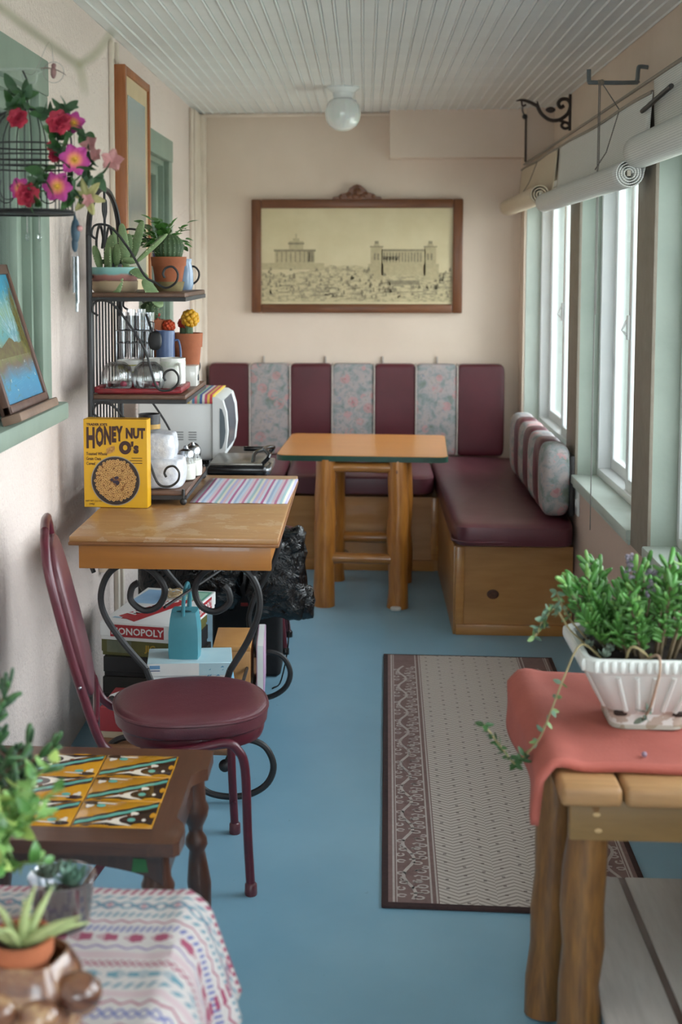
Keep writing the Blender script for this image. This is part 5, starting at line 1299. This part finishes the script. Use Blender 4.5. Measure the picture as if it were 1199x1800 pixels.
# green finger succulent, several plants share the tub
fg = finger('finger_leaf', .034, .0048, mat('fresh_green_leaf', H('5f9a45'), H('47803a'), 14, .38)); fg2 = finger('finger_leaf', .034, .0048, M_leafm); fg3 = finger('finger_leaf', .032, .0045, mat('pale_tip_leaf', H('86b060'), H('6d9c4e'), 14, .4))
q = random.Random(17); cnt = 0
M_stem = _mc['brown_stem']
fol = MB(); fing = MB().tube([(0, 0, 0), (0, .0007, .010), (0, .001, .022), (0, .0, .031), (0, -.0007, .034)], [.0026, .0043, .0048, .0036, .0012], 5)
for b in range(46):
    a = q.uniform(0, 2*PI); rr = .13*math.sqrt(q.random()); base_ = Vector((.02+rr*math.cos(a)*.8, .02+rr*math.sin(a)*.7, .145))
    d = Vector((math.cos(a)*rr*5.6, math.sin(a)*rr*3.8, 1)).normalized(); L = q.uniform(.10, .19)+.045*(math.cos(a) > -.2)
    tip = base_+d*L
    part(MB().tube([base_, base_.lerp(tip, .5), tip], [.005, .004, .003], 5), 'stem', M_stem, t)
    for k in range(6):
        u = .72+.28*k/5; dd = (d*.9+rdir(q, -.3)*.8).normalized()
        share(q.choice((fg, fg, fg2, fg3)), 'finger_leaf', t, aim(base_.lerp(tip, u), dd, q.random()*6, q.uniform(.85, 1.35))); cnt += 1
    for k in range(26):
        u = .28+.62*k/25; dd = (d*.5+rdir(q, -.4)*.9).normalized(); mm = aim(base_.lerp(tip, u), dd, q.random()*6, q.uniform(.7, 1.15))
        fol.add([mm @ p for p in fing.v], fing.f)
part(fol, 'finger_foliage', M_leafm, t, sharp=80)['kind'] = 'stuff'
sm = leafmesh('small_leaf', .017, .009, mat('dusty_green_leaf', H('76917a'), H('58745d'), 14, .55), -.3); sm2 = leafmesh('small_leaf', .017, .009, mat('olive_leaf', H('7f9a62'), H('637d4c'), 14, .5), -.3)
def trail(pts, n, rmax=.0022, leaf=None, l0=.3, mat_=None, sc=1.0, ns=3):
    pts = [Vector(p) for p in pts]; sp_ = smooth(pts, 8)
    part(MB().tube(sp_, rmax, 5), 'trailing_stem', mat_ or mat('tan_stem', H('9a8a62'), H('7f7350'), 30, .7), t)
    for k in range(n):
        u = l0+(1-l0)*k/max(1, n-1); p = sp_[min(len(sp_)-1, int(u*(len(sp_)-1)))]
        for _ in range(ns): share(leaf or q.choice((sm, sm2)), 'small_leaf', t, aim(p, rdir(q, -.6), q.random()*6, sc*q.uniform(.8, 1.3)))
trail([(-.10, -.02, .15), (-.16, -.03, .20), (-.20, -.05, .255), (-.225, -.06, .235), (-.245, -.07, .20)], 12, sc=1.15, l0=.45)
trail([(-.10, .02, .15), (-.16, .02, .22), (-.19, .0, .28)], 6, sc=1.1, l0=.5)
trail([(-.10, -.05, .15), (-.15, -.09, .19), (-.19, -.14, .14), (-.22, -.16, .07), (-.245, -.165, .01), (-.275, -.165, -.03)], 8, sc=1.0, l0=.45, ns=2)
trail([(-.275, -.165, -.03), (-.295, -.168, -.045), (-.325, -.165, -.01), (-.36, -.16, .035)], 14, leaf=leafmesh('small_leaf', .020, .009, M_leafd, -.2), sc=.95, l0=.0)
trail([(-.02, -.08, .15), (.0, -.14, .185), (.0, -.165, .16), (-.005, -.155, .12), (-.01, -.13, .07), (-.02, -.115, .04)], 4, leaf=leafmesh('small_leaf', .02, .009, M_leafg, -.2), l0=.88, sc=1.1, mat_=mat('pinkish_stem', H('a88f7a'), H('8f7462'), 40, .7), rmax=.003)
trail([(-.06, -.09, .145), (-.05, -.12, .195), (-.02, -.115, .18), (.0, -.10, .15)], 1, l0=.9, rmax=.003)
for (x, y) in ((-.10, -.10), (-.125, -.03), (-.085, -.06), (-.11, .05)): rosette(t, (x, y, .165), .75, 12, pl)
for (x, y, z0) in ((.01, -.02, .31), (-.03, .0, .34)):   # dry seed heads
    m = MB(); qq = random.Random(int(x*1000)+5)
    for i in range(26): m.ball((x+qq.uniform(-.010, .010), y+qq.uniform(-.01, .01), z0+qq.uniform(-.03, .03)), .0045, 6)
    part(m, 'dry_flower_head', mat('mauve_grey_bloom', H('8f8791'), H('76707c'), 40, .8), t)
    part(MB().tube([(x-.02, y, .15), (x, y, z0-.02)], .002, 5), 'flower_stalk', M_stem, t)
part(MB().box((.085, -.065, .14), (.100, -.063, .24)), 'plant_marker', M_appl, t).matrix_local = TRS((0, 0, 0), (0, R(8), 0))
m = MB().tube([(.24, .05, .13), (.20, .03, .24), (.13, .0, .335), (.07, -.01, .35), (.055, -.012, .362)], [.004, .005, .0045, .003, .001], 6, sm=4)
part(m, 'blade_leaf', M_leafl, t)
solo(MB().ball((.575, 2.63, BZ+.027), .006, 8), 'pebble', mat('mauve_pebble', H('8a7686'), None, 20, .6), 'tiny mauve pebble on the coral felt mat', 'pebble', (.575, 2.63, BZ+.021))

# ================================================================== LEFT WALL THINGS
M_frm = wood('light_oak_frame', H('a8673a'), H('8f5229'), 'z', 16, .35, 1.2)
t = thing('framed_print', 'tall narrow oak framed print hung on the left stucco wall', 'picture', (-1.0, 5.62, 1.70))
y0, y1, z0, z1, xf, xk = 5.31, 5.935, 1.55, 2.508, -.965, -1.028
for a, b in (((xk, y0+.035, z1-.035), (xf-.001, y1-.035, z1)), ((xk, y0+.035, z0), (xf-.001, y1-.035, z0+.035)), ((xk, y0, z0), (xf, y0+.035, z1)), ((xk, y1-.035, z0), (xf, y1, z1))): part(MB().box(a, b, .004), 'frame_rail', M_frm, t)
part(MB().box((xf-.016, y0+.03, z0+.03), (xf-.010, y1-.03, z1-.03)), 'mount', mat('cream_mount', H('cdb894'), H('c2ac86'), 6, .5), t)
pm_ = NT('faded_landscape_print'); v = pm_.coord('Object'); x, y, z = pm_.sep(v); nn = pm_.noise(v, 7, 4)
pm_.color(pm_.ramp((z + nn*.12)*1.2, [(.05, H('8f9489')), (.2, H('a9a092')), (.35, H('7d8280')), (.6, H('a6a7a0')), (.85, H('93a0a0'))])); pm_.p(rough=.25)
part(MB().box((xf-.011, y0+.10, z0+.09), (xf-.008, y1-.10, z1-.11)), 'print', pm_.m, t)
# painting leaning on the sill
M_pnt = NT('pond_painting'); v = M_pnt.coord('Object'); x, y, z = M_pnt.sep(v); n = M_pnt.noise(v, 9, 5, .6, .8); n2 = M_pnt.noise(v, 26, 4, .6, 1)
c = M_pnt.ramp((y*2.6 + n*.22 - .05), [(.0, H('2f6f95')), (.22, H('3f86a8')), (.34, H('6c5a4a')), (.42, H('7a7a44')), (.56, H('5f9aa0')), (.72, H('8aa88a')), (.9, H('2f8aa8'))])
c = M_pnt.mix((n2 > .6)*.6, c, H('5d6a34')); c = M_pnt.mix((M_pnt.noise(v, 50, 2) > .70)*.7, c, H('cfd8cc')); M_pnt.color(c); M_pnt.p(rough=.45); M_pnt = M_pnt.m
M_ease = wood('brown_easel_wood', H('6b4a3a'), H('4a3026'), 'y', 14, .5)
t = thing('easel_painting', 'small pond painting on a brown table easel on the green window sill', 'painting', (-.955, 3.62, 1.272), world=False)
lean = Matrix.Rotation(R(90), 4, 'Z') @ Matrix.Rotation(R(90-17), 4, 'X')
pw_, ph_ = .42, .40
P0 = Matrix.Translation((0, .015, .045)) @ lean
cv = MB().box((-.20, 0, -.006), (.20, ph_-.02, .004)); cv.v = [P0 @ p for p in cv.v]
o = share(meshdata(MB().box((-.20, 0, -.006), (.20, ph_-.02, .004)), 'canvas', M_pnt), 'canvas', t, P0)
def dec(polys, z, mm, nm):
    m = MB()
    for p in polys: m.flat(p, None, z)
    c_ = share(meshdata(m, nm, mm, flat=True), nm, o, Matrix.Identity(4)); c_['kind'] = 'stuff'
qa = random.Random(77)
rib = lambda x0, y0, x1, y1, w_: [(x0-w_, y0), (x0+w_, y0), (x1+w_*.3, y1), (x1-w_*.3, y1)]
dec([[(-.2, .13), (.2, .13), (.2, .175), (.1, .165), (.02, .185), (-.08, .16), (-.2, .18)]], .0043, mat('painted_bank', H('5d4632'), H('6f6a3a'), 40, .6), 'painted_bank')
dec([rib(.08+qa.uniform(-.02, .02), .17, .05+qa.uniform(-.13, .11), .21+qa.uniform(.02, .13), .002) for _ in range(40)], .0046, mat('painted_white_tree', H('b9d3d6'), H('7fb3bf'), 60, .6), 'painted_tree')
dec([rib(.17+qa.uniform(-.05, .03), .12+qa.uniform(0, .05), .17+qa.uniform(-.05, .03), .20+qa.uniform(.0, .16), .0025) for _ in range(45)], .0048, mat('painted_reeds', H('8a7a35'), H('5a5a2a'), 60, .6), 'painted_reeds')
dec([rib(x, y, x+qa.uniform(.02, .05), y+.004, .0012) for x, y in [(qa.uniform(-.18, .15), qa.uniform(.01, .12)) for _ in range(26)]], .0046, mat('painted_glints', H('b5d0da'), None, 60, .6), 'painted_glints')
for a, b in (((-.215, -.02, -.008), (-.195, ph_, .012)), ((.195, -.02, -.008), (.215, ph_, .012)), ((-.215, ph_-.03, -.008), (.215, ph_, .012)), ((-.215, -.02, -.008), (.215, .005, .012))):
    share(meshdata(MB().box(a, b, .003), 'frame_rail', M_ease), 'frame_rail', t, P0)
share(meshdata(MB().box((-.215, -.045, -.02), (.215, -.02, .035), .004), 'ledge', mat('tan_ledge', H('8a6f5c'), H('6f5546'), 12, .6)), 'ledge', t, P0)
for sx in (-1, 1):
    share(meshdata(MB().box((-.011, -.045, -.026), (.011, .46, -.008), .003), 'easel_leg', M_ease), 'easel_leg', t, P0 @ Matrix.Translation((sx*.17, 0, 0)) @ Matrix.Rotation(R(sx*8), 4, 'Z'))
share(meshdata(MB().box((-.06, .42, -.026), (.06, .47, .002), .004), 'easel_head', _mc['tan_ledge']), 'easel_head', t, P0)
solo(MB().tube([(-.985, 4.0, 1.276), (-.975, 4.02, 1.276), (-.965, 4.0, 1.276), (-.975, 3.985, 1.276)], .005, 6, closed=True, sm=4), 'sash_ring', M_black, 'small black ring lying at the corner of the green window sill', 'ring', (-.975, 4.0, 1.27))

# ------------------------------------------------------------------ flower birdcage
c0 = Vector((-.772, 3.0, 1.823)); r = .10; hh = .15; 
t = thing('birdcage', 'black wire birdcage wound with silk roses hanging at the window', 'birdcage', tuple(c0), world=False)
for z, rr in ((0, r), (-.006, r*1.04), (.10, r), (.112, r), (.125, r), (hh, r)):
    part(MB().tube([(rr*math.cos(2*PI*i/32), rr*math.sin(2*PI*i/32), z) for i in range(32)], .0022, 5, closed=True), 'hoop', M_black, t)
part(MB().lathe([(.001, -.004), (r, -.004), (r*1.03, .0), (r*.98, .004), (.001, .002)], n=32), 'cage_floor', M_black, t)
bar = meshdata(MB().tube([(r, 0, 0), (r, 0, hh), (r*.93, 0, hh+.035), (r*.7, 0, hh+.065), (r*.35, 0, hh+.08), (0, 0, hh+.085)], .0016, 5, sm=3), 'bar', M_black)
for i in range(18): share(bar, 'bar', t, Matrix.Rotation(2*PI*i/18, 4, 'Z'))
for i in range(6):
    a = 2*PI*i/6+.3; m = MB().tube([(r*math.cos(a+d*.9), r*math.sin(a+d*.9), .045+.022*s_) for d, s_ in ((-.2, 1), (-.26, .2), (-.18, -.7), (0, -1), (.18, -.7), (.26, .2), (.2, 1))], .0015, 5, sm=3); part(m, 'scroll', M_black, t)
part(MB().tube([(0, 0, hh+.085), (0, 0, .30), (-.01, 0, .32)], .002, 5), 'hanger', M_black, t)
M_fl1 = NT('pink_yellow_petal'); v = M_fl1.coord('Object'); x, y, z = M_fl1.sep(v); d = (x*x + y*y).op('SQRT')
M_fl1.color(M_fl1.ramp(d*40, [(.12, H('d9a83c')), (.38, H('d87a6a')), (.6, H('b8407f')), (.9, H('a83a86'))])); M_fl1.p(rough=.7); M_fl1 = M_fl1.m
M_fl2 = mat('crimson_petal', H('b3253f'), H('8f1a35'), 40, .65); M_fl3 = mat('blush_petal', H('cf9a96'), H('b97f80'), 40, .7)
M_fl4 = mat('cream_green_petal', H('b9b07a'), H('9c9a62'), 40, .7)
def flower(name, n, l, w_, up, mat_, layers=1):
    m = MB()
    for L in range(layers):
        for i in range(n):
            a = 2*PI*i/n+L*.5; sc = 1-.28*L; el = R(up+26*L)
            d = Vector((math.cos(a)*math.cos(el), math.sin(a)*math.cos(el), math.sin(el))); mm = aim((0, 0, .002*L), d, 0)
            sd = Vector((-math.sin(a), math.cos(a), 0)); nn_ = d.cross(sd)
            def fn(u, v):
                s_ = math.sin(PI*(.10+.85*u))**.75*(1-.12*u*math.cos(14*v))
                return d*l*sc*u + sd*(v-.5)*w_*sc*s_ + nn_*(-.30*l*u*u*sc+.16*w_*abs(v-.5)+.10*l*u*math.sin(9*v+i*2+L))
            m.grid(5, 5, fn)
    return meshdata(m, name, mat_, sharp=180)
f1 = flower('flower', 6, .026, .024, 18, M_fl1); f2 = flower('flower', 7, .024, .026, 30, M_fl2, 3); f3 = flower('flower', 5, .026, .022, 50, M_fl3, 1); f4 = flower('flower', 6, .034, .016, 20, M_fl4)
cen = meshdata(MB().ball((0, 0, .006), .006, 8), 'flower_centre', mat('yellow_stamen', H('d8aa3a'), H('b98420'), 60, .7))
S3 = 772.0
def cp(px, py, y): return Vector(((px-640)/S3*(y/3.0), y, 1.7-(py-466)/S3*(y/3.0)))-c0
fl = [(100, 215, 2.90, f2, 1.0), (127, 215, 2.93, f1, .85), (27, 208, 2.90, f2, .85), (127, 280, 2.90, f1, 1.1), (96, 327, 2.89, f1, 1.1), (40, 340, 2.89, f2, 1.0), (28, 330, 2.9, f1, .8), (195, 285, 2.97, f3, 1.0), (155, 255, 2.95, f3, .85), (165, 275, 2.97, f3, .7), (150, 345, 2.93, f4, 1.0), (150, 352, 2.92, f3, .6), (88, 255, 2.92, f2, .5), (92, 272, 2.93, f2, .6)]
q = random.Random(12)
for px, py, y, me, sc in fl:
    o = share(me, 'flower', t, aim(cp(px, py, y), (q.uniform(-.2, .6), -1, q.uniform(-.4, .35)), q.random()*6, sc*1.2))
    if me in (f1, f4): share(cen, 'flower_centre', o, Matrix.Diagonal((.6, .6, .8, 1)))
lfa = leafmesh('leaf', .042, .024, M_leafd, .3); lfb = leafmesh('leaf', .038, .022, mat('silk_leaf', H('4a6a48'), H('37523a'), 12, .6), .3)
for (px, py, y, n) in ((40, 175, 2.93, 8), (30, 165, 2.95, 5), (75, 200, 2.92, 5), (115, 195, 2.94, 4), (90, 235, 2.92, 7), (140, 235, 2.93, 4), (105, 262, 2.92, 6), (150, 290, 2.94, 4), (120, 310, 2.91, 6), (60, 320, 2.9, 5), (75, 305, 2.9, 3), (130, 345, 2.92, 6), (160, 315, 2.94, 4), (50, 360, 2.9, 3), (20, 190, 2.93, 4)):
    for _ in range(n+2): share(q.choice((lfa, lfb)), 'leaf', t, aim(cp(px+q.uniform(-8, 8), py+q.uniform(-8, 8), y), (q.uniform(-1, 1), q.uniform(-1, .1), q.uniform(-.9, .9)), q.random()*6, q.uniform(.7, 1.2)))
part(MB().tube([cp(*p) for p in ((20, 175, 2.93), (80, 200, 2.92), (120, 225, 2.93), (110, 265, 2.93), (140, 300, 2.93), (110, 325, 2.91), (40, 340, 2.9))], .002, 5, sm=4), 'vine', M_leafd, t)
for x in (40, 62):
    p = cp(x, 378, 3.0); k = part(MB().tube([p, p+Vector((0, 0, -.04))], .0008, 4), 'drop_thread', M_chrome, t)
    part(MB().ball(p+Vector((0, 0, -.05)), .006, 8, (.8, .8, 1.6)), 'crystal_drop', M_dg, k)
# hook the cage hangs from
t = thing('wall_hook', 'thin bent wire bracket reaching out from the green window casing', 'hook', (-1.0, 3.0, 2.15))
part(MB().tube([(XL-.03, 3.0, 2.146), (-.765, 3.0, 2.146), (-.75, 3.0, 2.135), (-.755, 3.0, 2.115), (-.775, 3.0, 2.118), (-.782, 3.0, 2.135)], .003, 6, sm=4), 'arm', M_sage, t)
# hummingbird ornament
p = Vector((-.722, 3.05, 2.146)); t = thing('bird_ornament', 'tiny pink hummingbird ornament in a wire ring by the window casing', 'ornament', tuple(p), world=False)
part(MB().tube([(.024*math.cos(2*PI*i/20), 0, .024*math.sin(2*PI*i/20)) for i in range(20)], .0009, 4, closed=True), 'ring', M_chrome, t)
M_bird = mat('pink_brown_bird', H('9a7470'), H('7d5a5a'), 60, .5)
part(MB().super((0, -.002, 0), (.014, .012, .030), (1, 1), 12, 8), 'body', M_bird, t); part(MB().ball((.001, -.002, .015), .006, 8), 'head', M_bird, t)
for s_ in (-1, 1): share(leafmesh('wing', .034, .018, M_bird, .2), 'wing', t, aim((0, -.002, .006), (s_*1, 0, .25-.5*(s_ > 0)), 0))
part(MB().tube([(0, 0, .024), (-.01, 0, .07), (-.045, 0, .0), (-.07, 0, 0)], .0007, 4, sm=4), 'thread', M_chrome, t)
# wind chime
p = Vector((-.678, 3.06, 1.78)); t = thing('wind_chime', 'small blue bird wind chime with silver tubes beside the rack', 'wind chime', tuple(p), world=False)
part(MB().tube([(0, 0, .24), (0, 0, .03)], .0006, 4), 'thread', M_chrome, t)
M_wc2 = mat('slate_blue_paint', H('3f5a6b'), H('2f4655'), 40, .5)
part(MB().super((0, 0, .0), (.022, .018, .06), (1, 1), 14, 10), 'bird_body', M_wc2, t)
part(MB().tube([(0, 0, .02), (-.002, 0, .045)], [.006, .0005], 8), 'beak', M_wc2, t)
part(MB().ball((.012, -.006, .006), .007, 8), 'rose_patch', M_fl3, t)
part(MB().super((-.002, 0, -.03), (.016, .012, .04), (1, 1), 10, 8), 'tail', M_wc2, t)
for i, (x, y, l) in enumerate(((-.004, -.004, .085), (.004, -.004, .11), (.0, .005, .13))):
    part(MB().tube([(x, y, -.045), (x, y, -.06)], .0005, 4), 'thread', M_chrome, t); part(MB().tube([(x, y, -.06), (x, y, -.06-l)], .003, 8), 'chime_tube', M_chrome, t)

# ================================================================== RIGHT WALL THINGS
def blind_m(name, a, b):
    t = NT(name); v = t.coord('UV'); u, w_, _ = t.sep(v); n = t.noise(t.coord('Object'), 40, 3)
    ln_ = ((w_*140).frac() < .28); kn_ = ((u*55).frac() < .10)
    t.color(t.mix(ln_*.75, t.mix(n, a, b), tuple(x*.6 for x in a))); t.bump((1 - ln_)*.7 + (1 - kn_)*.3, .6, .003)
    return t.p(rough=.6)
M_b1, M_b2 = blind_m('white_reed_blind', H('d9d9d3'), H('cfcfc9')), blind_m('cream_cloth_blind', H('d6c6ae'), H('cbbba2'))
def blind(name, label, ya, yb, xr_, zr_, rad, mat_, ztop, turns=4.0, sag=.0):
    t = thing(name, label, 'blind', (xr_, (ya+yb)/2, ztop), 0)
    # spiral roll, unrolling upward at its wall side
    n = int(turns*22); prof = []
    for i in range(n+1):
        a = -2*PI*turns*(1-i/n); rr = .012+(rad-.012)*i/n; prof.append((xr_+rr*math.cos(a), zr_+rr*math.sin(a)))
    tot = [0.0]
    for i in range(n): tot.append(tot[-1]+math.dist(prof[i], prof[i+1]))
    def rf(u, v):
        x = v*n; i = min(int(x), n-1); f = x-i; p, q_ = prof[i], prof[i+1]; y = ya+(yb-ya)*u
        return (p[0]+(q_[0]-p[0])*f, y, p[1]+(q_[1]-p[1])*f-sag*math.sin(PI*u))
    m = MB().grid(24, n, rf, lambda u, v: (u*(yb-ya)*.5, lerp_list(tot, v)))
    part(m, 'roll', mat_, t, solid=.0045, sharp=60)
    part(MB().box((xr_-.006, ya+.004, zr_-.010), (xr_+.006, yb-.004, zr_+.010)), 'bottom_slat', mat('pale_slat', H('b5ac9c'), None, 9, .6), t)
    x1 = prof[-1][0]
    def sf(u, v):
        y = ya+(yb-ya)*u; return (x1+(.948-x1)*v**.6, y, zr_-sag*math.sin(PI*u)*(1-v)+(ztop-zr_)*v+.004*math.sin(u*9)*v)
    m = MB().grid(24, 20, sf, lambda u, v: (u*(yb-ya)*.5, 1.3+v*(ztop-zr_)))
    part(m, 'hanging_sheet', mat_, t, solid=.003, sharp=60)
    part(MB().tube([sf(k/20, 1) for k in range(21)], .007, 6), 'top_hem', M_taupe, t)
    return t
t1 = blind('roller_blind', 'white reed blind rolled up with its spiral end showing', 4.45, 6.50, .878, 2.005, .047, M_b1, 2.27, 4, .0)
t2 = blind('roller_blind', 'cream cloth blind rolled up beside the back corner of the porch', 6.58, 8.05, .868, 2.05, .052, M_b2, 2.27, 3, .0)
t3 = blind('roller_blind', 'wide white reed blind rolled up higher over the bay with the rustic table', 2.2, 4.43, .905, 2.075, .056, M_b1, 2.31, 5)
for tt, ya, yb in ((t1, 4.9, 6.1), (t2, 6.9, 7.7)):
    pass
solo(MB().tube([(.955, 2.2, 2.33), (.955, 5.2, 2.315), (.955, 8.0, 2.30)], .006, 8), 'blind_rod', M_taupe, 'long thin grey rod above the rolled blinds', 'rod', (.955, 5.2, 2.31))
solo(MB().tube([(.925, 4.08, 2.24), (.93, 4.52, 2.215)], .008, 8), 'blind_batten', M_black, 'short dark batten on the upper reed blind', 'batten', (.927, 4.3, 2.23))
# grey hook bracket and its cords
t = thing('hook_bracket', 'grey bent rod hook screwed to the upper wall above the blinds', 'hook', (XU, 5.35, 2.48))
part(MB().tube([(XU, 5.35, 2.481), (1.09, 5.35, 2.484), (1.082, 5.35, 2.476), (1.078, 5.35, 2.43), (1.065, 5.35, 2.422), (.90, 5.35, 2.424), (.890, 5.35, 2.43), (.888, 5.35, 2.475)], .0085, 8, sm=4), 'rod', mat('grey_paint_metal', H('6f7574'), H('62686a'), 20, .5), t)
part(MB().ball((.94, 5.35, 2.424), .012, 8).ball((.928, 5.35, 2.424), .010, 8), 'knot', M_taupe, t)
M_cord = mat('grey_cord', H('77736f'), None, 40, .8)
part(MB().tube([(.929, 5.35, 2.42), (.929, 5.35, .62)], .002, 5), 'pull_cord', M_cord, t1); part(MB().tube([(.935, 5.352, 2.42), (.934, 5.352, 1.5)], .002, 5), 'pull_cord', M_cord, t1)
part(MB().tube([(.945, 5.35, 2.415), (.945, 5.0, 2.275), (.90, 5.0, 2.12), (.86, 5.0, 2.055)], .0022, 5), 'tie_cord', M_cord, t1)
part(MB().tube([(.945, 7.30, 2.27), (.90, 7.30, 2.15), (.87, 7.3, 2.10)], .0022, 5), 'tie_cord', M_cord, t2)
# iron scroll bracket
M_rustiron = mat('dark_bronze_iron', H('3a2c26'), H('2a1f1b'), 40, .55)
t = thing('iron_bracket', 'dark scrolled iron plant bracket on the upper wall near the back corner', 'bracket', (XU, 7.3, 2.5)); yb_ = 7.30; sB = 317.0
bp = lambda px, py: (.0+(px-640)/sB-.022, yb_, 1.7-(py-466)/sB)
part(MB().box((XU-.012, yb_-.012, 2.43), (XU, yb_+.012, 2.627), .003), 'wall_plate', M_rustiron, t)
for pts, rr in (([(908, 183), (918, 182), (930, 185), (944, 192)], [.003, .007, .009, .010]), ([(944, 192), (952, 206), (966, 216), (982, 216), (996, 206), (1001, 192), (996, 182), (986, 181), (980, 188), (984, 195), (990, 192)], .010), ([(917, 184), (919, 192), (925, 190)], .005), ([(980, 216), (988, 219), (997, 222), (1000, 228), (992, 231), (986, 226), (990, 220)], .008), ([(946, 194), (944, 184)], [.008, .003])):
    part(MB().tube([bp(*p) for p in pts], rr, 8, sm=5), 'scroll', M_rustiron, t)
for pts in ([(958, 204), (960, 194), (970, 190), (972, 200), (966, 206)],):
    part(MB().super(bp(967, 199), (.055, .012, .034), (1.2, 1.2), 14, 10), 'leaf_ornament', M_rustiron, t)
t = thing('corner_hook', 'small black hook with a thin rod at the back corner under the ceiling', 'hook', (.95, 7.92, 2.55))
part(MB().ball((.945, 7.915, 2.575), .016, 10).tube([(.945, 7.915, 2.575), (.93, 7.915, 2.61), (.93, 7.915, 2.63)], .004, 6), 'hook', M_black, t); part(MB().tube([(.952, 7.915, 2.57), (.952, 7.915, 2.31)], .006, 6), 'rod', M_rustiron, t)
t = thing('switch_plate', 'white plate on the pink beadboard under the window sill', 'switch', (XR, 5.90, .63))
part(MB().box((XR-.008, 5.86, .575), (XR, 5.945, .69), .003), 'plate', M_vinyl, t); part(MB().box((XR-.013, 5.89, .615), (XR-.007, 5.915, .65), .002), 'toggle', M_vinyl, t)
# trailing vine of a hanging plant near the camera
t = thing('hanging_vine', 'thin forked olive vine trailing down from the plank ceiling near the birdcage', 'vine', (-.62, 1.3, ZC))
M_tw = mat('olive_twig', H('7d7a5e'), H('6b694f'), 30, .8)
v_ = part(MB().tube([(-.62, 1.3, ZC), (-.58, 1.3, 2.30), (-.45, 1.3, 2.03), (-.355, 1.3, 1.95), (-.283, 1.3, 1.897)], .0028, 6, sm=5), 'stem', M_tw, t)
part(MB().tube([(-.283, 1.3, 1.897), (-.265, 1.3, 1.908), (-.248, 1.3, 1.930)], [.0028, .0026, .0018], 6, sm=4), 'side_shoot', M_tw, v_)
part(MB().tube([(-.283, 1.3, 1.897), (-.279, 1.3, 1.885), (-.277, 1.3, 1.868)], [.0028, .0024, .0012], 6, sm=4), 'side_shoot', M_tw, v_)
